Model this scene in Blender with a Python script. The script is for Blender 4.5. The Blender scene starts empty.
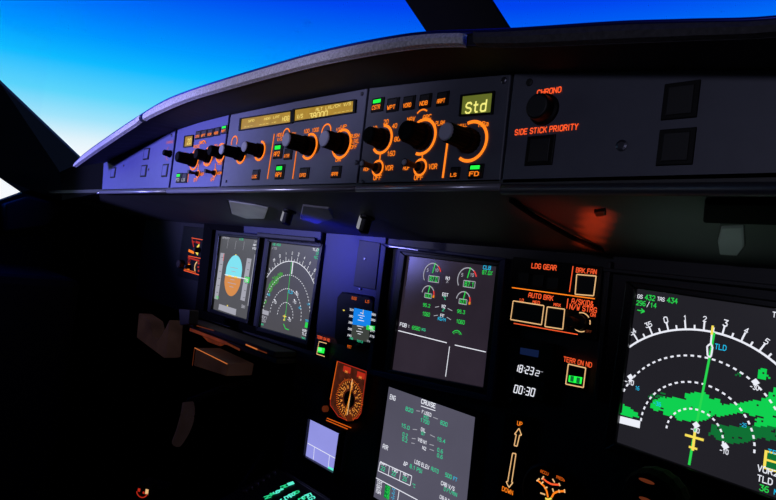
import bpy, bmesh, math, random
from mathutils import Vector, Matrix
random.seed(7)
scene = bpy.context.scene
COL = scene.collection

# ------------------------------------------------------------------ camera
F_PX = 577.39
YAW, PITCH, ROLL = .81380808, .03152349, .13287519
fwd = Vector((-math.sin(YAW)*math.cos(PITCH), math.cos(YAW)*math.cos(PITCH), math.sin(PITCH)))
rt = Vector((math.cos(YAW), math.sin(YAW), 0)); up = rt.cross(fwd)
rt2 = math.cos(ROLL)*rt + math.sin(ROLL)*up
up2 = -math.sin(ROLL)*rt + math.cos(ROLL)*up
cam_d = bpy.data.cameras.new('camera'); cam = bpy.data.objects.new('camera', cam_d); COL.objects.link(cam)
m = Matrix((rt2, up2, -fwd)).transposed().to_4x4()
cam.matrix_world = m
cam_d.sensor_width = 36; cam_d.lens = F_PX*36/776
cam_d.clip_start = .01; cam_d.clip_end = 500
scene.camera = cam

def ray(px, py):
    return fwd + (px-388)/F_PX*rt2 - (py-250)/F_PX*up2

# ------------------------------------------------------------------ materials
def lin(c):
    return tuple((v/255/12.92 if v/255 <= .04045 else ((v/255+.055)/1.055)**2.4) for v in c)

def mat(name, rgb, rough=.6, metal=0., emit=None, es=1., noise=0., nscale=30., spec=.5, bump=0.):
    M = bpy.data.materials.new(name); M.use_nodes = True
    nt = M.node_tree; b = nt.nodes['Principled BSDF']
    c = lin(rgb)
    b.inputs['Base Color'].default_value = (*c, 1)
    b.inputs['Roughness'].default_value = rough
    b.inputs['Metallic'].default_value = metal
    b.inputs['Specular IOR Level'].default_value = spec
    if emit is not None:
        b.inputs['Emission Color'].default_value = (*lin(emit), 1)
        b.inputs['Emission Strength'].default_value = es
    if noise or bump:
        tc = nt.nodes.new('ShaderNodeTexCoord')
        n = nt.nodes.new('ShaderNodeTexNoise'); n.inputs['Scale'].default_value = nscale; n.inputs['Detail'].default_value = 4
        nt.links.new(tc.outputs['Object'], n.inputs['Vector'])
        if noise:
            r = nt.nodes.new('ShaderNodeMapRange')
            r.inputs['To Min'].default_value = 1-noise; r.inputs['To Max'].default_value = 1+noise
            r.inputs['From Min'].default_value = .25; r.inputs['From Max'].default_value = .75
            mx = nt.nodes.new('ShaderNodeVectorMath'); mx.operation = 'SCALE'
            src = emit if emit is not None else rgb
            mx.inputs[0].default_value = lin(src)
            nt.links.new(n.outputs['Fac'], r.inputs['Value']); nt.links.new(r.outputs['Result'], mx.inputs['Scale'])
            nt.links.new(mx.outputs['Vector'], b.inputs['Emission Color' if emit is not None else 'Base Color'])
        if bump:
            bp = nt.nodes.new('ShaderNodeBump'); bp.inputs['Strength'].default_value = bump; bp.inputs['Distance'].default_value = .002
            nt.links.new(n.outputs['Fac'], bp.inputs['Height']); nt.links.new(bp.outputs['Normal'], b.inputs['Normal'])
    return M

def glow(name, rgb, s=1.):
    return mat(name, (6, 6, 6), .6, emit=rgb, es=s, spec=.1)

M = {}
M['shell'] = mat('dark_cockpit_lining', (16, 16, 18), .8, noise=.25, nscale=12)
M['shell2'] = mat('side_lining_painted_sheen', (14, 15, 30), .6, noise=.25, nscale=12)  # blue sheen painted into the lining colour
M['fascia'] = mat('panel_paint_blue_light_tint', (30, 36, 84), .55, noise=.08, nscale=60)  # blue light on this section is painted into the colour
M['fascia_dark'] = mat('dark_panel_paint', (26, 26, 31), .55, noise=.15, nscale=60)
M['face'] = mat('grey_blue_control_panel_paint', (98, 100, 122), .5, noise=.05, nscale=90)
M['face_blue'] = mat('control_panel_blue_light_tint', (92, 94, 158), .5, noise=.05, nscale=90)  # same panel paint, with the blue light from the left painted in
M['face_dark'] = mat('control_panel_shade_tint', (84, 86, 100), .5, noise=.05, nscale=90)  # same panel paint, with the dimmer light at the right painted in
M['black'] = mat('matt_black_plastic', (8, 8, 9), .5, spec=.2)
M['black2'] = mat('soft_black_plastic', (16, 16, 18), .6)
M['bezel'] = mat('black_bezel_plastic', (10, 10, 12), .4, spec=.4)
M['gap'] = mat('panel_gap_black', (3, 3, 4), .9, spec=.1)
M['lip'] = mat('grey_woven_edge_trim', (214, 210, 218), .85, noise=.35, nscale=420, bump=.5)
M['hood'] = mat('black_anti_glare_fabric', (17, 17, 19), .9, noise=.3, nscale=200)
M['under'] = mat('dark_glareshield_underside', (58, 58, 60), .6, noise=.2, nscale=14)
M['rim'] = mat('pale_metal_rim', (175, 175, 190), .3, metal=.5)
M['cap'] = mat('grey_knob_cap', (180, 180, 200), .5)
M['knob'] = mat('black_knob_plastic', (6, 6, 7), .75, spec=.08)
M['sky_strip'] = mat('sky_reflection_blue', (60, 70, 190), .3, metal=.9)  # blue reflection of the sky put into the colour
M['cover'] = mat('dull_grey_cover', (110, 110, 112), .6, noise=.25, nscale=30)
M['fascia_far'] = mat('shade_painted_black_panel', (9, 9, 11), .8, noise=.2, nscale=40)  # near-black, shade at the far left painted in
M['metal'] = mat('screw_metal', (90, 90, 100), .35, metal=.8)
M['brown'] = mat('dark_brown_plastic', (52, 38, 34), .7, noise=.25, nscale=25)
M['orange'] = glow('amber_backlit_lettering', (255, 128, 28), 1.1)
M['orange_soft'] = glow('soft_amber_backlit_lettering', (225, 96, 22), .9)
M['ring'] = glow('amber_backlit_ring', (255, 126, 30), 1.3)
M['red'] = glow('red_amber_backlit_lettering', (255, 92, 46), 1.)
M['redbright'] = glow('bright_red_lettering', (255, 88, 40), 1.2)
M['cream'] = glow('pale_amber_outline', (240, 190, 130), .95)
M['green_key'] = glow('green_annunciator', (30, 255, 70), 1.2)
M['mint'] = glow('mint_annunciator', (110, 255, 150), 1.2)
M['white'] = glow('white_display_symbols', (238, 240, 250), 1.)
M['grey_w'] = glow('grey_display_symbols', (172, 172, 182), 1.)
M['tape'] = glow('pale_tape_scale', (165, 165, 175), 1.)
M['green'] = glow('green_display_symbols', (40, 215, 80), 1.)
M['teal'] = glow('teal_display_symbols', (50, 205, 150), 1.)
M['cyan'] = glow('cyan_display_symbols', (30, 190, 235), 1.)
M['yellow'] = glow('yellow_display_symbols', (250, 225, 90), 1.)
M['amberd'] = glow('amber_display_symbols', (240, 140, 30), 1.)
M['redd'] = glow('red_display_symbols', (235, 60, 60), 1.)
M['terr1'] = glow('bright_green_terrain', (16, 208, 80), 1.)
M['terr2'] = glow('dim_green_terrain', (16, 112, 52), 1.)
M['terr3'] = glow('muted_green_terrain', (70, 150, 60), 1.)
M['sky_att'] = glow('pale_blue_attitude_sky', (128, 226, 240), 1.)
M['gnd_att'] = glow('orange_brown_attitude_ground', (214, 140, 72), 1.)
M['scr_pfd'] = mat('charcoal_screen', (4, 4, 4), .25, emit=(84, 84, 88), noise=.06, nscale=12)
M['scr_ndl'] = mat('grey_screen', (4, 4, 4), .25, emit=(76, 75, 80), noise=.1, nscale=8)
M['scr_eu'] = mat('dark_plum_screen', (4, 4, 4), .25, emit=(43, 36, 46), noise=.35, nscale=7)
M['scr_el'] = mat('slate_screen', (4, 4, 4), .25, emit=(84, 82, 98), noise=.12, nscale=8)
M['scr_ndr'] = mat('near_black_screen', (4, 4, 4), .25, emit=(33, 32, 38), noise=.08, nscale=8)
M['scr_dcdu'] = mat('lilac_screen', (4, 4, 4), .3, emit=(146, 148, 226), noise=.05, nscale=20)
M['lcd'] = mat('amber_lcd_window', (10, 8, 4), .3, emit=(170, 132, 44), noise=.18, nscale=45)
M['lcd_txt'] = glow('bright_amber_lcd_digits', (246, 220, 118), 1.)
M['lcd_g'] = mat('olive_lcd_window', (8, 9, 4), .3, emit=(96, 104, 38), noise=.12, nscale=50)
M['lcd_gt'] = glow('yellow_lcd_letters', (250, 244, 130), 1.)
M['isis_sky'] = glow('blue_standby_sky', (20, 130, 232), 1.)
M['isis_gnd'] = glow('grey_standby_ground', (62, 66, 62), 1.)
M['dimblue'] = glow('dim_blue_window', (14, 26, 58), 1.)
M['rmi'] = mat('rust_dial_face', (20, 8, 4), .5, emit=(66, 26, 14), noise=.5, nscale=120)
M['rmi_mark'] = glow('orange_dial_marks', (245, 150, 60), 1.)
M['rmi_red'] = glow('red_dial_window', (176, 40, 24), 1.)
M['lens'] = mat('grey_patch_painted_glow', (120, 120, 125), .5, emit=(74, 76, 80), es=.8, noise=.35, nscale=30)  # emission painted in for a lit bump of the underside
M['glow_patch_r'] = mat('dim_patch_painted_glow', (90, 96, 96), .6, emit=(38, 44, 44), es=.7, noise=.35, nscale=25)  # emission painted in for the lit grey area at right
M['lens_w'] = glow('white_lamp_lens', (150, 150, 160), .8)
M['glow_brown'] = mat('brown_plastic_painted_glow', (60, 40, 32), .6, emit=(44, 28, 22), es=.45, noise=.6, nscale=14)  # amber light on the box painted in as weak emission
M['brown_dim_glow'] = mat('brown_plastic_dim_glow', (54, 40, 36), .8, emit=(46, 31, 28), es=.45, noise=.8, nscale=12)  # brown plastic, faint light painted in as emission
M['edge_or'] = glow('amber_edge_painted_glint', (205, 110, 55), .9)  # amber highlight on edges, painted as emission
M['edge_dim'] = glow('dull_amber_glint_and_lettering', (96, 42, 22), .8)  # painted dull glints and edge highlights; also the OFF lettering
M['patch_or'] = mat('amber_glow_painted_surface', (60, 30, 18), .7, emit=(120, 48, 20), es=.45, noise=.8, nscale=30)  # amber light painted in as patchy emission
M['teal_key'] = glow('teal_backlit_characters', (90, 235, 205), 1.1)
M['teal_key2'] = glow('green_backlit_characters', (40, 215, 140), 1.)
M['pink'] = glow('pink_backlit_lettering', (220, 120, 150), .8)

def glass_mat():
    Mt = bpy.data.materials.new('clear_window_glass'); Mt.use_nodes = True
    nt = Mt.node_tree; nt.nodes.clear()
    out = nt.nodes.new('ShaderNodeOutputMaterial'); mx = nt.nodes.new('ShaderNodeMixShader')
    tr = nt.nodes.new('ShaderNodeBsdfTransparent'); gl = nt.nodes.new('ShaderNodeBsdfGlossy')
    tr.inputs['Color'].default_value = (.97, .985, 1, 1); gl.inputs['Roughness'].default_value = .03
    mx.inputs['Fac'].default_value = .004
    nt.links.new(tr.outputs[0], mx.inputs[1]); nt.links.new(gl.outputs[0], mx.inputs[2]); nt.links.new(mx.outputs[0], out.inputs[0])
    return Mt
M['glass'] = glass_mat()

# ------------------------------------------------------------------ object helpers
ORG = {}
def link_mesh(name, verts, faces, mats, parent=None, midx=None, bevel=0, smooth=False, org=None):
    o0 = ORG[parent.name] if parent is not None else (org if org is not None else Vector(verts[0]))
    me = bpy.data.meshes.new(name)
    me.from_pydata([tuple(Vector(v)-o0) for v in verts], [], faces)
    for mm in mats: me.materials.append(mm)
    if midx:
        for p, i in zip(me.polygons, midx): p.material_index = i
    if smooth:
        for p in me.polygons: p.use_smooth = True
    me.update()
    o = bpy.data.objects.new(name, me); COL.objects.link(o)
    if parent is not None: o.parent = parent
    else: o.location = o0
    ORG[o.name] = o0
    if bevel:
        b = o.modifiers.new('bevel', 'BEVEL'); b.width = bevel; b.segments = 2; b.limit_method = 'ANGLE'
    return o

def thing(name, label, cat, loc, group=None):
    o = bpy.data.objects.new(name, None); COL.objects.link(o); o.location = loc
    o.empty_display_size = .02
    o['label'] = label; o['category'] = cat
    if group: o['group'] = group
    ORG[o.name] = Vector(loc)
    return o
def tag(o, label, cat, group=None):
    o['label'] = label; o['category'] = cat
    if group: o['group'] = group
    return o
def structure(o): o['kind'] = 'structure'; return o

class Plane:
    def __init__(s, O, U, V):
        s.O = Vector(O); s.U = Vector(U).normalized(); s.V = Vector(V).normalized(); s.N = s.U.cross(s.V)
    def at(s, a, b, n=0.): return s.O + a*s.U + b*s.V + n*s.N
    def px(s, x, y, n=0.):
        d = ray(x, y); t = (s.O + n*s.N).dot(s.N)/d.dot(s.N); p = d*t - s.O
        return (p.dot(s.U), p.dot(s.V))
    def size(s, x, y, w, h):
        a = s.px(x-w/2, y); b = s.px(x+w/2, y); c = s.px(x, y-h/2); d = s.px(x, y+h/2)
        return abs(b[0]-a[0]), abs(c[1]-d[1])
    def hs(s, x, y): return s.size(x, y, 1, 1)[1]

class Geo:
    """collects shapes on a plane and links them as one mesh"""
    def __init__(s, pl, base=0.): s.pl = pl; s.v = []; s.f = []; s.m = []; s.mats = []; s.base = base
    def mi(s, k):
        mm = M[k]
        if mm not in s.mats: s.mats.append(mm)
        return s.mats.index(mm)
    def poly(s, pts, k, n=.0008):
        i = len(s.v); s.v += [s.pl.at(a, b, s.base+n) for a, b in pts]
        ar = sum(pts[j][0]*pts[(j+1) % len(pts)][1]-pts[(j+1) % len(pts)][0]*pts[j][1] for j in range(len(pts)))
        idx = list(range(i, i+len(pts)))
        if ar < 0: idx.reverse()
        s.f.append(idx); s.m.append(s.mi(k)); return s
    def rect(s, c, w, h, k, n=.0008):
        a, b = c; return s.poly([(a-w/2, b-h/2), (a+w/2, b-h/2), (a+w/2, b+h/2), (a-w/2, b+h/2)], k, n)
    def line(s, p, q, w, k, n=.0012):
        dx, dy = q[0]-p[0], q[1]-p[1]; l = math.hypot(dx, dy) or 1e-9; ox, oy = -dy/l*w/2, dx/l*w/2
        return s.poly([(p[0]+ox, p[1]+oy), (q[0]+ox, q[1]+oy), (q[0]-ox, q[1]-oy), (p[0]-ox, p[1]-oy)], k, n)
    def path(s, pts, w, k, n=.0012, close=False):
        if close: pts = list(pts)+[pts[0]]
        for p, q in zip(pts[:-1], pts[1:]): s.line(p, q, w, k, n)
        return s
    def arc(s, c, r, a0, a1, w, k, n=.0012, seg=24, dash=False, ok=None, ry=None):
        ry = ry or r
        for i in range(seg):
            if dash and i % 2: continue
            t0 = math.radians(a0+(a1-a0)*i/seg); t1 = math.radians(a0+(a1-a0)*(i+1)/seg)
            P = lambda t, q, qy: (c[0]+q*math.sin(t), c[1]+qy*math.cos(t))
            mid = P((t0+t1)/2, r, ry)
            if ok and not ok(mid): continue
            s.poly([P(t0, r-w/2, ry-w/2), P(t0, r+w/2, ry+w/2), P(t1, r+w/2, ry+w/2), P(t1, r-w/2, ry-w/2)], k, n)
        return s
    def disc(s, c, r, k, n=.0008, seg=20, ry=None):
        ry = ry or r
        return s.poly([(c[0]+r*math.cos(2*math.pi*i/seg), c[1]+ry*math.sin(2*math.pi*i/seg)) for i in range(seg)], k, n)
    def text(s, t, c, h, k, n=.0014, w=None, rot=0., bold=.03, align='C'):
        vs, fs, bb = glyphs(t, bold)
        sy = h/.7; sx = sy*.85
        if w: sx = w/max(bb[1]-bb[0], 1e-6)
        cx = (bb[0]+bb[1])/2 if align == 'C' else (bb[0] if align == 'L' else bb[1])
        i = len(s.v); cr, sr = math.cos(rot), math.sin(rot)
        for q, (x, y) in enumerate(vs):
            X, Y = (x-cx)*sx, (y-.35)*sy
            s.v.append(s.pl.at(c[0]+X*cr-Y*sr, c[1]+X*sr+Y*cr, s.base+n+(q//4 % 7)*.00002))
        for f in fs: s.f.append([i+j for j in f]); s.m.append(s.mi(k))
        return s
    # solids -----------------------------------------------------------
    def prism(s, pts, n0, n1, k, taper=1.):
        ar = sum(pts[j][0]*pts[(j+1) % len(pts)][1]-pts[(j+1) % len(pts)][0]*pts[j][1] for j in range(len(pts)))
        if ar < 0: pts = pts[::-1]
        N = len(pts); i = len(s.v); cx = sum(p[0] for p in pts)/N; cy = sum(p[1] for p in pts)/N
        s.v += [s.pl.at(a, b, n0) for a, b in pts]
        s.v += [s.pl.at(cx+(a-cx)*taper, cy+(b-cy)*taper, n1) for a, b in pts]
        kk = s.mi(k)
        s.f.append(list(range(i+N-1, i-1, -1))); s.m.append(kk)
        s.f.append(list(range(i+N, i+2*N))); s.m.append(kk)
        for j in range(N):
            q = (j+1) % N; s.f.append([i+j, i+q, i+N+q, i+N+j]); s.m.append(kk)
        return s
    def box(s, c, w, h, n0, n1, k, taper=1.):
        a, b = c; return s.prism([(a-w/2, b-h/2), (a+w/2, b-h/2), (a+w/2, b+h/2), (a-w/2, b+h/2)], n0, n1, k, taper)
    def lathe(s, c, prof, k, seg=24, flute=0.):
        i = len(s.v); kk = s.mi(k)
        for r, n in prof:
            for j in range(seg):
                rr = r*(1-(flute if j % 2 else 0)); t = 2*math.pi*j/seg
                s.v.append(s.pl.at(c[0]+rr*math.cos(t), c[1]+rr*math.sin(t), n))
        for p in range(len(prof)-1):
            for j in range(seg):
                q = (j+1) % seg
                s.f.append([i+p*seg+j, i+p*seg+q, i+(p+1)*seg+q, i+(p+1)*seg+j]); s.m.append(kk)
        s.f.append([i+(len(prof)-1)*seg+j for j in range(seg)]); s.m.append(kk)
        s.f.append([i+j for j in range(seg-1, -1, -1)]); s.m.append(kk)
        return s
    def frame(s, outer, inner, n0, n1, k):
        """ring of quads between two 4-point loops, with thickness"""
        for j in range(4):
            q = (j+1) % 4
            s.prism([outer[j], outer[q], inner[q], inner[j]], n0, n1, k)
        return s
    def build(s, name, parent=None, bevel=0, smooth=False, org=None):
        return link_mesh(name, s.v, s.f, s.mats, parent, s.m, bevel, smooth, org)

_gc = {}
STROKES = {
 'A': '0,0 0,4 1,6 3,6 4,4 4,0|0,2.4 4,2.4', 'B': '0,0 0,6 3,6 4,5 4,4 3,3.2 0,3.2|3,3.2 4,2.4 4,.8 3,0 0,0', 'C': '4,5 3,6 1,6 0,5 0,1 1,0 3,0 4,1',
 'D': '0,0 0,6 2.6,6 4,4.6 4,1.4 2.6,0 0,0', 'E': '4,6 0,6 0,0 4,0|0,3.1 3.2,3.1', 'F': '4,6 0,6 0,0|0,3.1 3.2,3.1', 'G': '4,5 3,6 1,6 0,5 0,1 1,0 3,0 4,1 4,2.8 2.4,2.8',
 'H': '0,0 0,6|4,0 4,6|0,3.1 4,3.1', 'I': '2,0 2,6', 'J': '0,1.2 1,0 2.6,0 3.6,1 3.6,6', 'K': '0,0 0,6|4,6 0,2.6|1.3,3.6 4,0', 'L': '0,6 0,0 4,0',
 'M': '0,0 0,6 2,3 4,6 4,0', 'N': '0,0 0,6 4,0 4,6', 'O': '1,0 0,1 0,5 1,6 3,6 4,5 4,1 3,0 1,0', 'P': '0,0 0,6 3,6 4,5 4,3.8 3,2.8 0,2.8',
 'Q': '1,0 0,1 0,5 1,6 3,6 4,5 4,1 3,0 1,0|2.6,1.6 4.2,-.2', 'R': '0,0 0,6 3,6 4,5 4,3.9 3,3 0,3|2,3 4,0', 'S': '4,5 3,6 1,6 0,5 0,4 1,3.2 3,2.8 4,2 4,1 3,0 1,0 0,1',
 'T': '0,6 4,6|2,6 2,0', 'U': '0,6 0,1 1,0 3,0 4,1 4,6', 'V': '0,6 2,0 4,6', 'W': '0,6 1,0 2,3.4 3,0 4,6', 'X': '0,0 4,6|0,6 4,0', 'Y': '0,6 2,3 4,6|2,3 2,0', 'Z': '0,6 4,6 0,0 4,0',
 '0': '1,0 0,1 0,5 1,6 3,6 4,5 4,1 3,0 1,0', '1': '.8,4.6 2.2,6 2.2,0', '2': '0,5 1,6 3,6 4,5 4,3.8 0,0 4,0', '3': '0,6 4,6 2,3.5 3.2,3.3 4,2.3 4,1 3,0 1,0 0,1', '4': '3,0 3,6 0,2 4.3,2',
 '5': '4,6 .3,6 0,3.2 3,3.5 4,2.5 4,1 3,0 0,0', '6': '3.6,6 1.4,6 0,4 0,1 1,0 3,0 4,1 4,2.4 3,3.4 0,3', '7': '0,6 4,6 1.6,0', '8': '1,0 0,1 0,2.3 1,3.2 3,3.2 4,2.3 4,1 3,0 1,0|1,3.2 .2,4 .2,5.2 1,6 3,6 3.8,5.2 3.8,4 3,3.2',
 '9': '.4,0 2.6,0 4,2 4,5 3,6 1,6 0,5 0,3.6 1,2.6 4,3', '-': '.4,3 3.6,3', '+': '.4,3 3.6,3|2,1.4 2,4.6', '/': '0,-.4 4,6.4', '.': '1.7,0 2.2,0', ':': '2,1.2 2,1.9|2,4 2,4.7', '%': '0,0 4,6|.3,5 1,5.2|3,.8 3.7,.8',
 '&': '4,0 .6,4.6 .6,5.4 1.4,6 2.4,5.4 2.4,4.4 0,2 0,1 1,0 2.4,0 4,2.2', '\u00b0': '1,4.6 1,6 2.4,6 2.4,4.6 1,4.6', '\u2022': '1.6,3 2.4,3', '\u0394': '0,0 2,6 4,0 0,0',
 't': '1.6,6 1.6,1 2.4,0 3.4,0|.4,4.2 3.2,4.2', 'd': '3.8,6.2 3.8,0|3.8,3.4 3,4.2 1,4.2 .2,3.4 .2,.8 1,0 3,0 3.8,.8', 'h': '0,0 0,6|0,3.4 1,4.2 3,4.2 3.8,3.4 3.8,0', 'i': '2,0 2,4|2,5.4 2,6', 'n': '0,0 0,4.2|0,3.4 1,4.2 3,4.2 3.8,3.4 3.8,0',
 'g': '.5,-1.6 3,-1.6 3.8,-.8 3.8,4.2|3.8,3.4 3,4.2 1,4.2 .2,3.4 .2,.8 1,0 3,0 3.8,.8', 'a': '.6,4.2 3,4.2 3.8,3.4 3.8,0|3.8,2.4 1,2.4 .2,1.6 .2,.8 1,0 3,0 3.8,.8', 'P_': ''}
def glyphs(t, bold):
    """engraved-style stroke lettering, cap height .7"""
    if (t, bold) in _gc: return _gc[(t, bold)]
    k = .7/6; hw = .36+bold*5.5
    vs, fs, X = [], [], 0.
    for ch in t:
        if ch == ' ': X += 3.2; continue
        wid = 5.6
        off = 0
        if ch in '.:i\u2022I': wid = 3.2; off = -1.2
        for pl in STROKES.get(ch, STROKES.get(ch.upper(), '')).split('|'):
            if not pl: continue
            P_ = [tuple(float(q) for q in p.split(',')) for p in pl.split()]
            for (a, b), (c, d) in zip(P_[:-1], P_[1:]):
                L = math.hypot(c-a, d-b) or 1; ux, uy = (c-a)/L, (d-b)/L
                e = hw*.7; a2, b2, c2, d2 = a-ux*e, b-uy*e, c+ux*e, d+uy*e; ox, oy = -uy*hw, ux*hw
                i = len(vs)
                vs += [((X+off+x)*k, y*k) for x, y in ((a2-ox, b2-oy), (c2-ox, d2-oy), (c2+ox, d2+oy), (a2+ox, b2+oy))]
                fs.append([i, i+1, i+2, i+3])
        X += wid
    xs = [v[0] for v in vs] or [0, 1]
    _gc[(t, bold)] = (vs, fs, (min(xs), max(xs))); return _gc[(t, bold)]

def hermite(pts, n=6):
    out = []
    P = [Vector(p) for p in pts]
    for i in range(len(P)-1):
        p0 = P[max(i-1, 0)]; p1 = P[i]; p2 = P[i+1]; p3 = P[min(i+2, len(P)-1)]
        for k in range(n):
            t = k/n
            out.append(.5*((2*p1)+(p2-p0)*t+(2*p0-5*p1+4*p2-p3)*t*t+(3*p1-p0-3*p2+p3)*t**3))
    out.append(P[-1]); return out

def sweep(sections, k, name, parent=None, closed=True, smooth=False, org=None, bevel=0):
    """list of loops with equal counts, joined"""
    n = len(sections[0]); v = [p for s_ in sections for p in s_]; f = []
    for i in range(len(sections)-1):
        for j in range(n if closed else n-1):
            q = (j+1) % n; f.append([i*n+j, i*n+q, (i+1)*n+q, (i+1)*n+j])
    if closed:
        f.append(list(range(n-1, -1, -1))); f.append([(len(sections)-1)*n+j for j in range(n)])
    return link_mesh(name, v, f, [M[k]], parent, smooth=smooth, org=org, bevel=bevel)

def tube(pts, r, k, name, parent=None, seg=10, org=None):
    secs = []
    P = [Vector(p) for p in pts]
    for i, p in enumerate(P):
        d = (P[min(i+1, len(P)-1)]-P[max(i-1, 0)]).normalized()
        a = d.cross(Vector((0, 0, 1)));
        if a.length < .05: a = d.cross(Vector((1, 0, 0)))
        a.normalize(); b = d.cross(a); rr = r[i] if isinstance(r, (list, tuple)) else r
        secs.append([p+rr*(math.cos(2*math.pi*j/seg)*a+math.sin(2*math.pi*j/seg)*b) for j in range(seg)])
    return sweep(secs, k, name, parent, smooth=True, org=org)

def wbox(name, x0, x1, y0, y1, z0, z1, k, parent=None, bevel=0, org=None):
    v = [(x, y, z) for x in (x0, x1) for y in (y0, y1) for z in (z0, z1)]
    f = [(0, 1, 3, 2), (4, 6, 7, 5), (0, 4, 5, 1), (2, 3, 7, 6), (0, 2, 6, 4), (1, 5, 7, 3)]
    return link_mesh(name, v, f, [M[k]], parent, bevel=bevel, org=org)

YP, YF = .60, .40
P = Plane((0, YP, 0), (1, 0, 0), (0, 0, 1))        # main instrument panel face
F = Plane((0, YF, 0), (1, 0, 0), (0, 0, 1))        # glareshield control face
UZ0, UZ1 = .081, .046
U = Plane((0, YF, UZ0), (1, 0, 0), (0, -(YP-YF), UZ0-UZ1))   # underside, leaning
if U.N.z > 0: U = Plane((0, YF, UZ0), (1, 0, 0), (0, (YP-YF), -(UZ0-UZ1)))
K = Plane((-.75, .55, -.345), (1, 0, 0), (0, .949, .316))    # pedestal top

# ------------------------------------------------------------------ setting
structure(wbox('floor', -1.9, 1.3, -1.6, 1.3, -1.25, -1.2, 'shell'))
structure(wbox('ceiling', -1.9, 1.3, -1.6, .1, 1.0, 1.05, 'shell'))
structure(wbox('wall_back', -1.9, 1.3, -1.65, -1.6, -1.2, 1.0, 'shell'))
structure(wbox('wall_right', 1.25, 1.3, -1.6, 1.25, -1.2, 1.0, 'shell'))
structure(wbox('wall_front', -1.9, 1.3, 1.25, 1.3, -1.25, .19, 'shell'))
# left wall: below the side window sill, ahead of the window, and behind it
LW = Plane((-1.8, 0, 0), (0, 1, 0), (0, 0, 1))   # a = y, b = z
def lw(x, y): return LW.px(x, y)
sill0, sillc, side_up = lw(0, 201), lw(22, 193), lw(0, 178)
slope_sill = (sillc[1]-sill0[1])/(sillc[0]-sill0[0])
zb = sill0[1]+slope_sill*(-.35-sill0[0])*.3
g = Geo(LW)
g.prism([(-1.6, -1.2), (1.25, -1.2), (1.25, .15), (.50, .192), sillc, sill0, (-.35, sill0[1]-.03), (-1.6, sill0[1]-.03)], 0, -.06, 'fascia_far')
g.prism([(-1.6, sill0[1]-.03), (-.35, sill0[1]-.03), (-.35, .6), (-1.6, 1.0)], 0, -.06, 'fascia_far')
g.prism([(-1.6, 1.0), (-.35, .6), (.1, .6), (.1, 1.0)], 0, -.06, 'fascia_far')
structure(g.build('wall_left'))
# corner pillar between windscreen and side window
A0 = ray(78, 157)*(1.76/-ray(78, 157).x); A1 = ray(0, 83)*(1.66/-ray(0, 83).x)
B0 = ray(22, 193)*(1.8/-ray(22, 193).x); B1 = ray(0, 178)*(1.8/-ray(0, 178).x)
A2 = A1+(A1-A0)*1.6; B2 = B1+(B1-B0)*6+Vector((.1, 0, .1)); Am = A0-(A1-A0)*.5
Bm = Vector((-1.8, .5, .05))
th = Vector((-.05, .03, 0))
loop = [Am, A0, A1, A2, B2, B1, B0, Bm]
v = loop+[p+th for p in loop]; n = len(loop)
f = [list(range(n)), list(range(2*n-1, n-1, -1))]+[[i, (i+1) % n+0, (i+1) % n+n, i+n] for i in range(n)]
structure(link_mesh('trim_1', v, f, [M['fascia_far']]))
# centre post, leaning back with the windscreen
def wy(z): return .58-.9*(z-.33)
def post_x(px, py, z):   # real x on the leaning screen plane
    return None
secs = []
lp = []
WS = Plane((-.51, .58, .33), (1, 0, 0), (0, -.9, 1))
pl_, pr_, pl2, pr2 = WS.px(430, 37), WS.px(508, 28), WS.px(405, 0), WS.px(490, 0)
def ext(p, q, b): t = (b-p[1])/(q[1]-p[1]); return (p[0]+(q[0]-p[0])*t, b)
g = Geo(WS)
g.prism([ext(pl_, pl2, -.3), ext(pr_, pr2, -.3), ext(pr_, pr2, .75), ext(pl_, pl2, .75)], -.005, .0, 'gap')
structure(g.build('trim_2'))
# windscreen panes and the side pane
zt = .95
structure(link_mesh('window_1', [(-.55, wy(.15), .15), (-2.6, .34, .15), (-2.6, .34-.9*(zt-.15), zt), (-.55, wy(zt), zt)],
                    [(0, 1, 2, 3)], [M['glass']]))
structure(link_mesh('window_2', [(-.47, wy(.15), .15), (.75, .50, .15), (.75, -.1, zt), (-.47, wy(zt), zt)], [(0, 1, 2, 3)], [M['glass']]))
structure(link_mesh('window_3', [(-1.83, -.35, -.02), (-1.83, .36, .0), (-1.83, .36, .5), (-1.83, -.35, .6)], [(0, 1, 2, 3)], [M['glass']]))
structure(link_mesh('trim_3', [(.75, .55, .1), (.95, .45, .1), (.95, -.2, 1.), (.75, -.1, 1.)], [(0, 1, 2, 3)], [M['shell']]))
# dark coaming between the glareshield and the windscreen foot
structure(link_mesh('trim_4', [(-1.8, .48, .10), (-1.8, 1.25, .12), (1.25, 1.25, .12), (1.25, .45, .10)], [(0, 1, 2, 3)], [M['hood']]))

# side console by the captain's window with a blue sheen painted into its colour
t = thing('side_console', 'low dark side console with a painted blue sheen below the left side window', 'console', (-1.75, .2, -.3))
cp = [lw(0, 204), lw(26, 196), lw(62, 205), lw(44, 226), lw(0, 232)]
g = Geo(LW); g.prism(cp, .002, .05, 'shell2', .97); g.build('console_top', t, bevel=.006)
wbox('console_body', -1.79, -1.45, -.9, .42, -.75, -.12, 'shell', t, bevel=.02)

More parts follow.
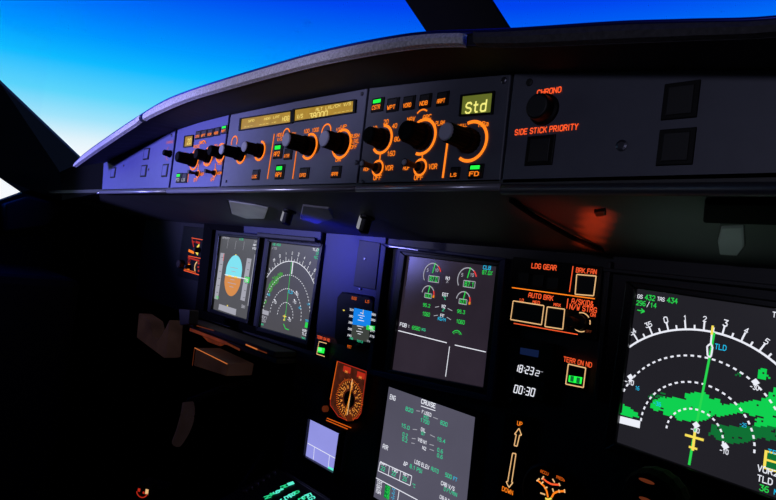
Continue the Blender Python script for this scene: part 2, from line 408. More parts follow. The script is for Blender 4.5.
# ------------------------------------------------------------------ glareshield
gs = thing('glareshield', 'long dark arched glareshield hood with a grey woven edge above the control panels', 'glareshield', (-.6, YF, .2))
YL = .335
LP = Plane((0, YL, 0), (1, 0, 0), (0, 0, 1))
top_px = [(74.4, 163.5), (84, 154.4), (108, 137), (142.5, 114), (165.5, 100.6), (189.5, 91), (220, 81), (265, 67.6), (310, 54.8), (355, 44.4), (400, 36.3), (430, 33), (468, 31.8), (516, 29.8), (618, 23.5), (690, 21.5), (776, 18.5)]
bot_px = [(74.4, 167), (84, 160), (108, 143.5), (142.5, 121), (165.5, 109.6), (189.5, 99.8), (220, 90.6), (265, 78), (310, 66.4), (355, 57.1), (400, 49.8), (430, 46.4), (468, 45.5), (516, 46), (618, 42), (690, 39), (776, 35)]
tp = [LP.px(*q) for q in top_px]; bp_ = [LP.px(*q) for q in bot_px]
for i in range(8):
    tp.append((tp[-1][0]+.08, tp[-1][1]-.005)); bp_.append((bp_[-1][0]+.08, bp_[-1][1]-.005))
def smooth_curve(L):
    """even Catmull-Rom through the points, chord-length weighted"""
    out = []
    for i in range(len(L)-1):
        a, b = L[i], L[i+1]
        sl = lambda k: ((L[min(k+1, len(L)-1)][1]-L[max(k-1, 0)][1])/(L[min(k+1, len(L)-1)][0]-L[max(k-1, 0)][0]))
        m0, m1 = sl(i), sl(i+1); dx = b[0]-a[0]
        for q in range(5):
            u = q/5; h00 = 2*u**3-3*u*u+1; h10 = u**3-2*u*u+u; h01 = -2*u**3+3*u*u; h11 = u**3-u*u
            out.append(Vector((a[0]+dx*u, YL, h00*a[1]+h10*dx*m0+h01*b[1]+h11*dx*m1)))
    out.append(Vector((L[-1][0], YL, L[-1][1]))); return out
tc = smooth_curve(tp); bc = smooth_curve(bp_)
def split(c, i0, i1): return c[i0*5:i1*5+1]
def trim_seg(i0, i1, k, inset0, inset1, name='edge_trim'):
    T, Bt = split(tc, i0, i1), split(bc, i0, i1)
    T = [p.copy() for p in T]; Bt = [p.copy() for p in Bt]
    secs = []
    for a, (p, q) in enumerate(zip(T, Bt)):
        sh = Vector((inset0 if a == 0 else (-inset1 if a == len(T)-1 else 0), 0, 0))
        h = p.z-q.z
        secs.append([q+sh+Vector((0, .004, 0)), q+sh+Vector((0, -.002, h*.12)), q+sh+Vector((0, -.003, h*.5)), p+sh+Vector((0, -.001, -h*.1)), p+sh+Vector((0, .004, 0)), q+sh+Vector((0, .003, 0))])
    return sweep(secs, k, name, gs, smooth=False)
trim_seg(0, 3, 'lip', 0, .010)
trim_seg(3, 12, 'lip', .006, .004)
M['lip_d'] = mat('edge_trim_shade_painted', (62, 60, 64), .85, noise=.35, nscale=300, bump=.4)  # same grey weave, with the shade at the right painted in
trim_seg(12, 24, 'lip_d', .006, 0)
ftop_px = [(80, 180), (104, 163.5), (141, 146.5), (178, 130.5), (204, 122), (233, 114.5), (300, 101), (371, 88.5), (440, 81), (518, 74.5), (600, 72.5), (690, 71), (776, 71)]
ft = [F.px(*q) for q in ftop_px]; ft.append((ft[-1][0]+.6, ft[-1][1]-.04))
tube([p+Vector((0, .001, .0006)) for p in tc], .0016, 'sky_strip', 'sky_glint_strip', gs, 8)  # strip added for the sky reflection along the hood edge
# black fabric core sits just behind the trim and runs to the windscreen foot
secs = []
def ft_z(x):
    for (a, b), (c, d) in zip(ft[:-1], ft[1:]):
        if a <= x <= c: return b+(d-b)*(x-a)/(c-a)
    return ft[0][1] if x < ft[0][0] else ft[-1][1]
for p, q in zip(tc, bc):
    secs.append([q+Vector((0, .004, .0005)), p+Vector((0, .006, -.0005)), Vector((p.x, .42, max(p.z+.002, ft_z(q.x)+.018))), Vector((p.x, .50, max(p.z-.01, ft_z(q.x)+.02)-.001)), Vector((p.x, .50, max(p.z-.01, ft_z(q.x)+.02)-.016)), Vector((p.x, .42, max(q.z, ft_z(q.x))+.014))])
sweep(secs, 'hood', 'hood', gs)
# shaded soffit from the lip back to the control face
secs = []
for q in bc:
    zf = ft_z(q.x)
    secs.append([q+Vector((0, .003, .0008)), Vector((q.x, YF+.004, zf+.0005)), Vector((q.x, YF+.004, zf+.012)), q+Vector((0, .006, .004))])
M['soffit'] = mat('dark_soffit_lining', (44, 42, 42), .8, noise=.5, nscale=9)
sweep(secs, 'soffit', 'soffit', gs)
# carrier board behind the control panels, seam colour shows in the gaps
fb_z = UZ0+.002
pts = [(a, b) for a, b in ft]
x_end = pts[-1][0]
g = Geo(F); g.prism([(pts[1][0], fb_z)]+pts[1:]+[(x_end, fb_z)], -.03, -.004, 'gap'); g.build('carrier_board', gs)
# bright ledge rim below the faces
g = Geo(F)
xr = F.px(505, 189)[0]; xl = F.px(104, 188)[0]
secs = []
rimL = [(-1.80, .47, .078)]
p1 = Vector((xl, YF, UZ0)); p0 = ray(75, 197)*(.081/ray(75, 197).z)
def rim(pa, pb, k, r=.0032):
    return tube([pa, pb], r, k, 'ledge_rim', gs, seg=8)
rim(Vector((xl, YF-.006, UZ0-.001)), Vector((F.px(171, 189)[0]-.002, YF-.006, UZ0-.001)), 'rim')
rim(Vector((F.px(171, 189)[0]+.002, YF-.006, UZ0-.001)), Vector((F.px(360, 189)[0], YF-.006, UZ0-.001)), 'rim')
M['rim_d'] = mat('dull_metal_rim', (70, 70, 80), .4, metal=.5)
rim(Vector((F.px(361, 189)[0], YF-.006, UZ0-.001)), Vector((xr, YF-.006, UZ0-.001)), 'rim')
rim(Vector((xr+.002, YF-.006, UZ0-.003)), Vector((x_end, YF-.006, UZ0-.008)), 'rim_d', .0045)
rim(p0+Vector((0, 0, .0)), Vector((xl-.004, YF-.004, UZ0-.001)), 'rim', .0022)
# underside board
v = [U.at(-1.9-0, -0, 0)]
y0, y1 = YF-.004, YP+.01
link_mesh('underside', [(-1.78, y0, UZ0-.001), (x_end, y0, UZ0-.001), (x_end, y1, UZ1-.002), (-1.78, y1, UZ1-.002),
                        (-1.78, y0, UZ0+.006), (x_end, y0, UZ0+.006), (x_end, y1, UZ1+.02), (-1.78, y1, UZ1+.02)],
          [(0, 1, 2, 3), (7, 6, 5, 4), (0, 4, 5, 1), (1, 5, 6, 2), (2, 6, 7, 3), (3, 7, 4, 0)], [M['under']], gs)
# dark end cheek
g = Geo(F); a0 = F.px(104, 165); g.prism([F.px(62, 200), (F.px(103.5, 188)[0], UZ0), (a0[0], a0[1]+.004), F.px(101, 158), F.px(82, 162), F.px(60, 172)], -.03, .0, 'gap'); g.build('end_cheek', gs)

# ------------------------------------------------------------------ shared fittings on the glareshield face
def fpx(q): return F.px(*q)
FN = .004    # front surface of the plates
def plate(root, tl, tr, br, bl, k, extra_top=()):
    g = Geo(F); a, b, c, d = fpx(tl), fpx(tr), fpx(br), fpx(bl)
    top = [fpx(q) for q in extra_top]
    g.prism([a]+top+[b, (c[0], UZ0+.0035), (d[0], UZ0+.0035)], -.003, FN, k)
    return g.build('faceplate', root, bevel=.0012)
def button(root, x, y, w, h, legend=None, lamp=None, base=.004, frame='black', lk='orange', kk='black2', pl=F, name='push_button', lampk='green_key'):
    c = pl.px(x, y, base); W, H = pl.size(x, y, w, h)
    g = Geo(pl); g.box(c, W, H, base-.001, base+.0012, frame, .97); b = g.build(name, root, bevel=.0006)
    g = Geo(pl); g.box(c, W*.72, H*.78, base+.001, base+.0019, kk, .96); g.build('key_cap', b, bevel=.0005)
    if legend or lamp:
        g = Geo(pl, base+.0019)
        if legend: g.text(legend, (c[0], c[1]-H*.2), H*.26, lk, w=W*.66, bold=.05, n=.0006)
        if lamp: g.rect((c[0], c[1]+H*.22), W*.6, H*.24, lampk, n=.0006)
        g.build('legend', b)
    return b
def screw(root, x, y, r=.0022, pl=F, base=.004, k='metal'):
    c = pl.px(x, y); g = Geo(pl); g.lathe(c, [(r, base-.001), (r, base+.001), (r*.6, base+.0016)], k, 12); g.build('screw', root)
def knob(root, x, y, r, L, capx=None, k='knob', ring=None, ring_a=(0, 360), capk='cap', flute=.06, name='rotary_knob', rr=None):
    c = F.px(x, y, FN)
    g = Geo(F); g.lathe(c, [(r*1.0, FN), (r*1.0, FN+L*.25), (r*.85, FN+L*.35), (r*.8, FN+L*.95), (r*.74, FN+L)], k, 32, flute)
    b = g.build(name, root)
    g = Geo(F); g.lathe(c, [(r*.72, FN+L*.98), (r*.72, FN+L*1.02), (r*.64, FN+L*1.05)], capk, 24); g.build('knob_cap', b)
    if ring:
        g = Geo(F, FN); g.arc(c, rr or r*1.35, ring_a[0], ring_a[1], .0030, 'ring', seg=30, n=.0008); g.build('lit_ring', b)
    return b
def marks(root, items, pl=F, base=FN, name='marking'):
    """items: (text, x, y, h_px, material[, w_px]) or ('-', x0, y0, x1, y1, material, w_px)"""
    g = Geo(pl, base)
    for it in items:
        if it[0] == '-':
            _, x0, y0, x1, y1, k, w = it
            g.line(pl.px(x0, y0, base), pl.px(x1, y1, base), w*pl.hs(x0, y0), k, n=.0006)
        elif it[0] == 'o':
            _, x, y, r, a0, a1, k, w = it
            s_ = pl.hs(x, y); g.arc(pl.px(x, y, base), r*s_, a0, a1, w*s_, k, seg=20, n=.0006)
        else:
            tx, x, y, h, k = it[:5]; s_ = pl.hs(x, y)
            w = pl.size(x, y, it[5], 1)[0] if len(it) > 5 else None
            g.text(tx, pl.px(x, y, base), h*s_, k, w=w, bold=.04, n=.0006)
    return g.build(name, root)
def lcd(root, quad, k, items, txt='lcd_txt', name='readout_window'):
    q = [F.px(*p, FN) for p in quad]
    g = Geo(F); g.prism(q, FN-.001, FN+.0008, k); b = g.build(name, root)
    cx = sum(p[0] for p in q)/4; cy = sum(p[1] for p in q)/4
    g = Geo(F)
    o = [(cx+(a-cx)*1.05+(.0012 if a > cx else -.0012), cy+(c-cy)*1.06+(.001 if c > cy else -.001)) for a, c in q]
    g.frame(o, q, FN-.001, FN+.0022, 'black'); g.build('bezel', b)
    if items:
        g = Geo(F, FN+.0008)
        for tx, x, y, h, w in items:
            s_ = F.hs(x, y); g.text(tx, F.px(x, y, FN+.001), h*s_, txt, w=F.size(x, y, w, 1)[0] if w else None, bold=.03, n=.0005)
        g.build('digits', b)
    return b

# --- captain's outboard panel
t = thing('warning_panel', 'blue-lit panel at the far left end of the glareshield face, with blank buttons', 'control panel', (F.px(140, 175)[0], YF, UZ0))
plate(t, (105.5, 163.5), (177.5, 131), (170.5, 188), (104.5, 187), 'face_blue', [(141, 146.8)])
for (x, y, w, h) in ((146.7, 154, 5.6, 11.5), (144, 171, 5.6, 12), (113.4, 172.7, 4.6, 10.5), (165.2, 170.5, 5.6, 13)):
    button(t, x, y, w, h, kk='face_blue')
screw(t, 126, 166); screw(t, 151, 170); screw(t, 174, 136)
knob(t, 170.5, 154, .0065, .012, k='knob', capk='knob')
marks(t, [('CHRONO', 170, 142.3, 2.2, 'pink', 7), ('o', 169.5, 153, 7, 190, 330, 'pink', .8)])

# --- captain's EFIS panel
t = thing('display_control_panel', 'narrow left control panel crowded with orange-lit knobs and a small amber readout', 'control panel', (F.px(200, 175)[0], YF, UZ0))
plate(t, (179.8, 130), (231.2, 115.5), (221.6, 188), (172.4, 188), 'face_blue', [(204, 122.3)])
lcd(t, [(185.9, 137), (193.6, 136), (192.9, 146), (184.8, 147)], 'lcd', [('20', 189.3, 141.5, 5, 4)])
for i, (x, y) in enumerate(((198.9, 135.1), (204.8, 134), (211.1, 133), (217.8, 131.6), (225.1, 129.6))):
    button(t, x, y, 6, 8.5, ['CSTR', 'WPT', 'VOR', 'NDB', 'ARPT'][i], i == 4)
knob(t, 194.5, 160.5, .0110, .028, ring=True, k='knob', capk='knob')
knob(t, 208.5, 156.5, .0105, .020, ring=True, k='knob', capk='knob')
knob(t, 221, 153, .0100, .018, ring=True, k='knob', capk='knob')
for x, y in ((198.5, 174), (215.3, 173.2)):
    c = F.px(x, y, FN); g = Geo(F); g.lathe(c, [(.004, FN), (.004, FN+.004), (.002, FN+.006), (.003, FN+.014), (.0032, FN+.017)], 'black2', 14); b = g.build('toggle_switch', t)
    g = Geo(F, FN); g.arc(c, .0055, 0, 360, .0016, 'ring'); g.build('lit_ring', b)
button(t, 179.3, 178, 5.2, 10, 'FD', True, lk='grey_w'); button(t, 185, 178, 5.2, 10, 'LS', False, lk='grey_w')
marks(t, [('-', 189, 172, 188, 182, 'orange', 1.2), ('o', 203, 147, 6, -60, 60, 'orange', 1.2), ('ROSE', 197, 146.5, 2.6, 'orange', 6), ('ARC', 202, 142.5, 2.6, 'orange', 5), ('NAV', 196, 151, 2.4, 'orange', 4),
          ('10', 211.5, 147.5, 2.6, 'orange', 3), ('20', 216, 146, 2.6, 'orange', 3.4), ('PLAN', 206, 164, 2.6, 'orange', 4.5), ('160', 220, 163, 3, 'orange', 4.5), ('320', 219.5, 158.5, 2.8, 'orange', 4), ('HG', 184, 154, 2.4, 'orange', 4.5), ('hPa', 191.5, 165, 2.4, 'orange', 4),
          ('ADF', 202.5, 174.3, 2.6, 'orange', 4), ('VOR', 219.7, 173.3, 2.6, 'orange', 4.5), ('OFF', 196, 180, 3, 'orange', 4), ('OFF', 213, 179.5, 3, 'orange', 4), ('-', 198.8, 164, 198.3, 170, 'orange', 1.2), ('-', 215.8, 163.5, 215.5, 169.5, 'orange', 1.2)])

# --- flight control unit
t = thing('autopilot_panel', 'widest glareshield control panel, with two long amber readout windows and four ringed knobs', 'control panel', (F.px(300, 175)[0], YF, UZ0))
plate(t, (233.2, 115.3), (370.2, 89.3), (358.6, 188), (223, 188), 'face', [(300, 101.8)])
lcd(t, [(242.3, 119.3), (291.8, 111.7), (291.4, 122.6), (241.2, 130)], 'lcd', [('SPD', 251.5, 120.8, 2, 6), ('HDG  LAT', 272, 117.8, 2, 15), ('---', 248.5, 126.3, 2, 8), ('--- •', 266, 123.8, 2.4, 13), ('•', 275, 122.2, 4, 2), ('HDG', 286, 118.6, 4, 7)])
lcd(t, [(295.8, 110.2), (354.6, 101.2), (354, 112.2), (295.2, 121.4)], 'lcd', [('ALT  LVL/CH  V/S', 333, 106.7, 2.8, 34), ('38000', 318.4, 115.2, 5.6, 18), ('-----', 343.5, 111.6, 1.8, 19), ('V/S', 300, 116.4, 3.6, 6)])
for x, y, r, a, kl in ((241.5, 154.5, .0125, (100, 285), .030), (260.3, 151, .0125, (0, 265), .024), (309.7, 146.5, .0150, (-20, 225), .033), (342, 144, .0160, (-75, 255), .025)):
    knob(t, x, y, r*.78, kl, ring=True, ring_a=a, rr=r, k='knob')
for x, y, w, h, lg, lm in ((256.3, 174.8, 7.4, 10.5, 'LOC', 0), (280.3, 172, 9, 15, 'AP1', 1), (278.7, 151.3, 9, 15, 'AP2', 1), (288.6, 154, 8, 11.5, 'A/THR', 0), (304.7, 173.2, 9.5, 11.5, 'EXPED', 0), (336.6, 172, 10, 12.5, 'APPR', 0)):
    button(t, x, y, w, h, lg, lm)
marks(t, [('-', 274.7, 134, 267.8, 179, 'orange', 1.5), ('-', 298.3, 140, 293, 179, 'orange', 1.5),
          ('o', 286.5, 134.5, 5.5, -110, 110, 'ring', 1.3), ('o', 326.6, 131.5, 7, -110, 110, 'ring', 1.4), ('o', 234.6, 142, 5.5, -120, 120, 'ring', 1.3),
          ('HDG', 279.8, 135, 3, 'orange', 5), ('TRK', 294, 134.5, 3.4, 'orange', 4.5), ('V/S', 280, 139.3, 2.8, 'orange', 5), ('FPA', 294, 138.6, 2.8, 'orange', 4.5), ('100', 307, 131.3, 3.4, 'orange', 5.5), ('1000', 316, 130, 3.4, 'orange', 6.5), ('UP', 344, 126.8, 3.2, 'orange', 6), ('V/S', 338.5, 129.5, 2.8, 'orange', 4),
          ('PUSH', 355, 136, 3.4, 'orange', 9), ('TO LEVEL', 354.5, 141.4, 3.6, 'orange', 9.5), ('OFF', 354, 147, 3.4, 'orange', 6.5), ('DN', 338.5, 160, 3, 'orange', 5), ('SPD', 232, 154.3, 2.6, 'orange', 5), ('METRIC', 300, 158, .1, 'orange', 2)])
screw(t, 359.5, 163.5, .0028); screw(t, 365, 95, .0022); screw(t, 229, 182, .002)

# --- first officer's EFIS panel
t = thing('display_control_panel', 'control panel with a green readout reading Std and three large orange-ringed knobs', 'control panel', (F.px(440, 175)[0], YF, UZ0))
plate(t, (372, 89), (513.5, 75.5), (502, 188), (360.4, 188), 'face_dark', [(440, 81.5)])
lcd(t, [(463.4, 96.8), (493.6, 93.4), (491.8, 112.9), (461.9, 115)], 'lcd_g', [('Std', 476, 107, 10, 21)], 'lcd_gt')
for i, (x, y) in enumerate(((378.1, 105), (393.2, 105), (409.3, 103), (425.7, 101), (443.1, 98.8))):
    button(t, x, y, 12, 14, ['CSTR', 'WPT', 'VORD', 'NDB', 'ARPT'][i], i == 0)
knob(t, 382.5, 139.5, .0112, .020, capk='knob', ring=True, ring_a=(0, 230), rr=.0145)
knob(t, 422.8, 137, .0132, .024, capk='knob', ring=True, ring_a=(-40, 200), rr=.017)
knob(t, 471, 141.5, .0110, .034, ring=True, ring_a=(-20, 215), rr=.0178)
for x, y in ((378.5, 168.3), (421, 167.6)):
    c = F.px(x, y, FN); g = Geo(F); g.lathe(c, [(.005, FN), (.005, FN+.005), (.0024, FN+.008), (.0030, FN+.018), (.0042, FN+.023)], 'black2', 14); b = g.build('toggle_switch', t)
    g = Geo(F); g.lathe(c, [(.0030, FN+.0231), (.0024, FN+.0242)], 'cap', 12); g.build('switch_tip', b)
    g = Geo(F, FN); g.arc(c, .0078, 0, 360, .0022, 'ring'); g.build('lit_ring', b)
button(t, 455.4, 173, 9.5, 12, 'LS', False); button(t, 476.2, 171.3, 15, 15, 'FD', True)
marks(t, [('-', 447.8, 142.8, 443.1, 178, 'ring', 2.4), ('10', 375.2, 128.5, 4, 'orange', 4.5), ('20', 386.4, 122, 4, 'orange', 5), ('40', 395, 126, 4, 'orange', 5), ('80', 397.6, 139.2, 4, 'orange', 6), ('160', 391.6, 153.6, 4.4, 'orange', 7.5),
          ('NAV', 411.5, 119.4, 4, 'orange', 8), ('ROSE', 412, 124.5, 3, 'orange', 7), ('o', 422, 119, 9, -50, 40, 'orange', 1.6), ('ARC', 427.5, 117.2, 4.2, 'orange', 8.5), ('PLAN', 440.5, 123.3, 4, 'orange', 9),
          ('ADF', 366.8, 169.4, 3, 'orange', 6), ('VOR', 389.5, 168, 4.4, 'orange', 8), ('OFF', 377.8, 177.6, 4.4, 'orange', 8), ('-', 380.7, 154.5, 380.1, 160, 'orange', 1.6), ('-', 423, 153, 422.4, 160, 'orange', 1.6),
          ('ADF', 406.8, 167.8, 4, 'orange', 6.5), ('VOR', 433.3, 166.6, 4.6, 'orange', 8.5), ('OFF', 419, 177.4, 4.6, 'orange', 9), ('inHg', 457, 126.3, 3, 'orange', 8), ('PULL', 464, 125.5, 2.8, 'orange', 7), ('hPa', 484, 124.2, 4.4, 'orange', 10)])
screw(t, 507, 82, .003); screw(t, 365.5, 183, .0025)

# --- first officer's outboard panel
t = thing('warning_panel', 'wide plain dark panel at the right of the glareshield face, lettered for the side stick', 'control panel', (F.px(640, 175)[0], YF, UZ0))
g = Geo(F); a = fpx((516.5, 75)); ee = x_end
top = [fpx((600, 73)), fpx((690, 71.5)), fpx((776, 71.5))]
g.prism([a]+top+[(ee, top[-1][1]-.03), (ee, UZ0+.002), (fpx((504, 188))[0], UZ0+.002)], -.003, FN, 'face_dark'); g.build('faceplate', t, bevel=.0012)
button(t, 540, 150.5, 28, 30, base=FN); button(t, 680.6, 100.5, 36, 37); button(t, 676, 147, 37, 37)
knob(t, 544.9, 110, .0128, .012, k='black', capk='black2', flute=0, name='round_button')
screw(t, 532.3, 84, .0032, k='black2'); screw(t, 624.3, 147, .0042, k='metal')
marks(t, [('CHRONO', 549.4, 91.4, 5, 'redbright', 24), ('SIDE STICK PRIORITY', 545.5, 129.8, 5.2, 'redbright', 62), ('•', 556.5, 113.5, 5, 'redd', 2)])

# ------------------------------------------------------------------ underside fittings
def upx(x, y): return U.px(x, y)
def patch(name, label, quad, k, lift=.004, cat='lamp'):  # added glowing plate that stands in for a lit area, no lamp
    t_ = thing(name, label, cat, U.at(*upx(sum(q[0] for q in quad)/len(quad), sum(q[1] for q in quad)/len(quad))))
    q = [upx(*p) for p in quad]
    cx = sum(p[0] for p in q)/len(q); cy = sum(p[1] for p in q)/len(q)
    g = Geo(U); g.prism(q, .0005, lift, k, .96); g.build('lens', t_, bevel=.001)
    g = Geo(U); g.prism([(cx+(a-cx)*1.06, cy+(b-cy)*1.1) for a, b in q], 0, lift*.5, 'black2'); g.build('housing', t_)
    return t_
patch('glow_patch', 'added grey glowing patch under the glareshield, above the attitude display', [(229, 199), (256, 203), (269, 206), (265, 217), (247, 217), (232, 212)], 'lens')
patch('glow_patch', 'added dim grey glowing patch under the right end of the glareshield', [(722, 223), (744, 222), (745, 243), (738, 252), (720, 251), (718, 238)], 'glow_patch_r')
t = thing('vent_cover', 'dull grey cover plate between the two small map lamps under the glareshield', 'cover', U.at(*upx(320, 216)))
g = Geo(U); g.prism([upx(*q) for q in ((303, 203), (330, 206), (335, 216), (318, 222), (300, 217))], 0, .004, 'cover', .95); g.build('cover_plate', t, bevel=.001)
for (x, y, lab) in ((290, 210, 'small map lamp with a lit tip under the glareshield, above the left navigation display'), (368, 216, 'small map lamp with a lit tip under the glareshield, above the standby horizon')):
    c = upx(x, y); t = thing('map_light', lab, 'lamp', U.at(*c))
    s_ = .009
    g = Geo(U); g.lathe(c, [(.010, 0), (.010, .004), (.007, .006), (.007, .022), (.005, .024)], 'black', 20); g.build('lamp_body', t)
    c2 = (c[0]-.012, c[1]); g = Geo(U); g.lathe(c2, [(.0035, 0), (.0035, .016), (.0028, .018)], 'lens_w', 12); g.build('lamp_tip', t)
# access box at right and the slanting cable
t = thing('storage_box', 'black box hanging under the right end of the glareshield', 'box', U.at(*upx(745, 207)))
q = [upx(706, 196), (upx(706, 196)[0]+.5, upx(706, 196)[1]), (upx(706, 215)[0]+.5, upx(706, 216)[1]), upx(704, 216)]
g = Geo(U); g.prism(q, 0, .006, 'gap'); g.build('box_body', t, bevel=.002)
g = Geo(U); g.box(((q[0][0]+.05), (q[0][1]+q[3][1])/2), .02, .008, .005, .009, 'black2'); g.build('latch', t)
o = tube([U.at(*upx(512, 197), .003), U.at(*upx(535, 211), .005), U.at(*upx(570, 230), .006), U.at(*upx(603, 248), .003)], .0024, 'gap', 'cable')
tag(o, 'black cable slanting across the underside of the glareshield beside the orange glow', 'cable')
o = Geo(U); o.prism([upx(*q) for q in ((594, 208), (606, 206), (607, 212), (596, 213))], 0, .004, 'black', .9)
o = o.build('clip', bevel=.001, org=U.at(*upx(600, 210))); tag(o, 'small black clip under the glareshield above the orange glow', 'clip')

# ------------------------------------------------------------------ main instrument panel
ip = thing('instrument_panel', 'dark blue-grey main instrument panel that carries all the display screens', 'instrument panel', (-.55, YP, -.3))
def ppx(x, y, n=0): return P.px(x, y, n)
xc0, xc1 = ppx(302, 380)[0], .62
xs_ = ppx(205, 260)[0]
g = Geo(P); g.prism([(-1.62, UZ1), (-1.62, -.165), (xs_, -.165), (xs_, UZ1)], -.03, -.004, 'fascia_far'); g.build('outboard_backing', ip)
g = Geo(P); g.prism([(xs_, UZ1), (xs_, -.165), (xc0-.03, -.165), (xc0-.03, -.40), (xc1, -.40), (xc1, UZ1)], -.03, -.004, 'fascia_dark'); g.build('backing', ip)
# centre-left section, blue light put into its colour
g = Geo(P); g.prism([ppx(326.5, 231), ppx(386, 237), ppx(372, 352), ppx(316, 332)], -.005, .0, 'fascia'); g.build('fascia', ip, bevel=.001)
g = Geo(P); g.prism([ppx(360, 240), ppx(381, 243), ppx(376, 290), ppx(354, 286)], -.001, .002, 'fascia_dark'); o = g.build('cover_strip', ip, bevel=.001)
for q in ((366, 259), (361, 289)):
    g = Geo(P); g.lathe(ppx(*q), [(.0018, .001), (.0018, .003), (.001, .0035)], 'rim', 10); g.build('screw', ip)
screw(ip, 379, 247, .0018, P, .0)
# hood over the left pair of displays and its lit edge
g = Geo(P)
g.prism([ppx(246, 222.5), ppx(324, 229.5), ppx(323, 241), ppx(246, 233.5)], -.004, .006, 'fascia'); g.build('display_brow', ip, bevel=.002)
g = Geo(P); g.prism([ppx(262, 233), ppx(320, 238.3), ppx(320, 243), ppx(262, 238)], .004, .012, 'fascia_dark'); g.build('display_brow', ip, bevel=.002)
g = Geo(P)
o_ = [ppx(206, 221), ppx(325.5, 231), ppx(309.5, 350), ppx(196, 316)]; i_ = [ppx(214, 230), ppx(322.5, 241), ppx(309, 343), ppx(205, 311)]
g.frame(o_, i_, -.004, .004, 'gap'); g.build('display_surround', ip, bevel=.001)
# frame round the upper centre display
g = Geo(P)
o_ = [ppx(386, 244), ppx(510, 259), ppx(497, 402), ppx(371, 374)]; i_ = [ppx(390.5, 247.5), ppx(504, 262), ppx(491, 395), ppx(376, 369)]
g.frame(o_, i_, -.004, .010, 'fascia'); g.build('display_surround', ip, bevel=.0012)
g = Geo(P); g.line(ppx(389, 246.2, .010), ppx(418, 250.2, .010), .0014, 'rim', .0103); g.build('bright_edge', ip)
# seam bars on the right section
g = Geo(P); g.prism([ppx(605, 268), (xc1, ppx(605, 268)[1]-.004), (xc1, ppx(605, 272)[1]-.006), ppx(605, 272)], -.004, .006, 'fascia_dark'); g.build('display_brow', ip, bevel=.001)
g = Geo(P); g.prism([ppx(609, 262), ppx(613, 262), ppx(600, 400), ppx(595, 400)], -.004, .005, 'fascia_dark'); g.build('panel_seam', ip, bevel=.001)
# lower sloping lip
wbox('lower_lip', xc0-.02, .62, YP-.008, YP+.02, -.405, -.385, 'fascia_dark', ip, bevel=.003)

# homography helper for screen-local coordinates measured on a display
class Screen:
    def __init__(s, root, quad_px, k, bez=.009, name='screen', corner='bezel', margins=None):
        s.q = [P.px(*q) for q in quad_px]; s.root = root
        cx = sum(p[0] for p in s.q)/4; cy = sum(p[1] for p in s.q)/4; s.c = (cx, cy)
        w = (s.q[1][0]-s.q[0][0]+s.q[2][0]-s.q[3][0])/2; h = (s.q[0][1]-s.q[3][1]+s.q[1][1]-s.q[2][1])/2; s.w, s.h = w, h
        mm = margins or (bez, bez, bez, bez)
        out = [(s.q[0][0]-mm[0], s.q[0][1]+mm[1]), (s.q[1][0]+mm[2], s.q[1][1]+mm[1]), (s.q[2][0]+mm[2], s.q[2][1]-mm[3]), (s.q[3][0]-mm[0], s.q[3][1]-mm[3])]
        g = Geo(P); g.frame(out, s.q, -.003, .006, corner); s.bezel = g.build('bezel', root, bevel=.0012)
        g = Geo(P); g.prism(s.q, -.003, 0, k); s.scr = g.build(name, root)
    def inside(s, p):
        r = True
        for i in range(4):
            a, b = s.q[i], s.q[(i+1) % 4]
            if (b[0]-a[0])*(p[1]-a[1])-(b[1]-a[1])*(p[0]-a[0]) > 1e-5: r = False
        return r
    def uv(s, u, v):
        a, b, c, d = s.q
        t = (a[0]+(b[0]-a[0])*u, a[1]+(b[1]-a[1])*u); e = (d[0]+(c[0]-d[0])*u, d[1]+(c[1]-d[1])*u)
        return (t[0]+(e[0]-t[0])*v, t[1]+(e[1]-t[1])*v)
def T(g, tx, x, y, h, k, w=None, align='C', n=.0006, bold=.03):
    s_ = P.hs(x, y); g.text(tx, P.px(x, y), h*s_, k, w=P.size(x, y, w, 1)[0] if w else None, align=align, n=n, bold=bold)
def Ln(g, x0, y0, x1, y1, k, w=.7, n=.0005): g.line(P.px(x0, y0), P.px(x1, y1), w*P.hs((x0+x1)/2, (y0+y1)/2), k, n)

def terrain(s, polys, cell, seed=1):
    """cells on the plane whose centre falls in one of the polygons (given in plane coordinates)"""
    rnd = random.Random(seed)
    g = Geo(P)
    def pin(p, poly):
        c = False; j = len(poly)-1
        for i in range(len(poly)):
            if (poly[i][1] > p[1]) != (poly[j][1] > p[1]) and p[0] < (poly[j][0]-poly[i][0])*(p[1]-poly[i][1])/(poly[j][1]-poly[i][1])+poly[i][0]: c = not c
            j = i
        return c
    x0, x1 = min(q[0] for q in s.q), max(q[0] for q in s.q); y0, y1 = min(q[1] for q in s.q), max(q[1] for q in s.q)
    nx, ny = int((x1-x0)/cell), int((y1-y0)/cell)
    for i in range(nx):
        for j in range(ny):
            c = (x0+(i+.5)*cell, y0+(j+.5)*cell)
            if not s.inside(c): continue
            for poly, k, dens in polys:
                b = int(c[0]/cell/3)*7+int(c[1]/cell/3)*13
                jit = ((b*37) % 11-5)/5*cell*.9
                if pin((c[0]+jit, c[1]+jit*.7), poly):
                    if rnd.random() < dens: g.rect(c, cell*1.02, cell*1.02, k, .0003)
                    break
    return g.build('terrain_patch', s.scr)

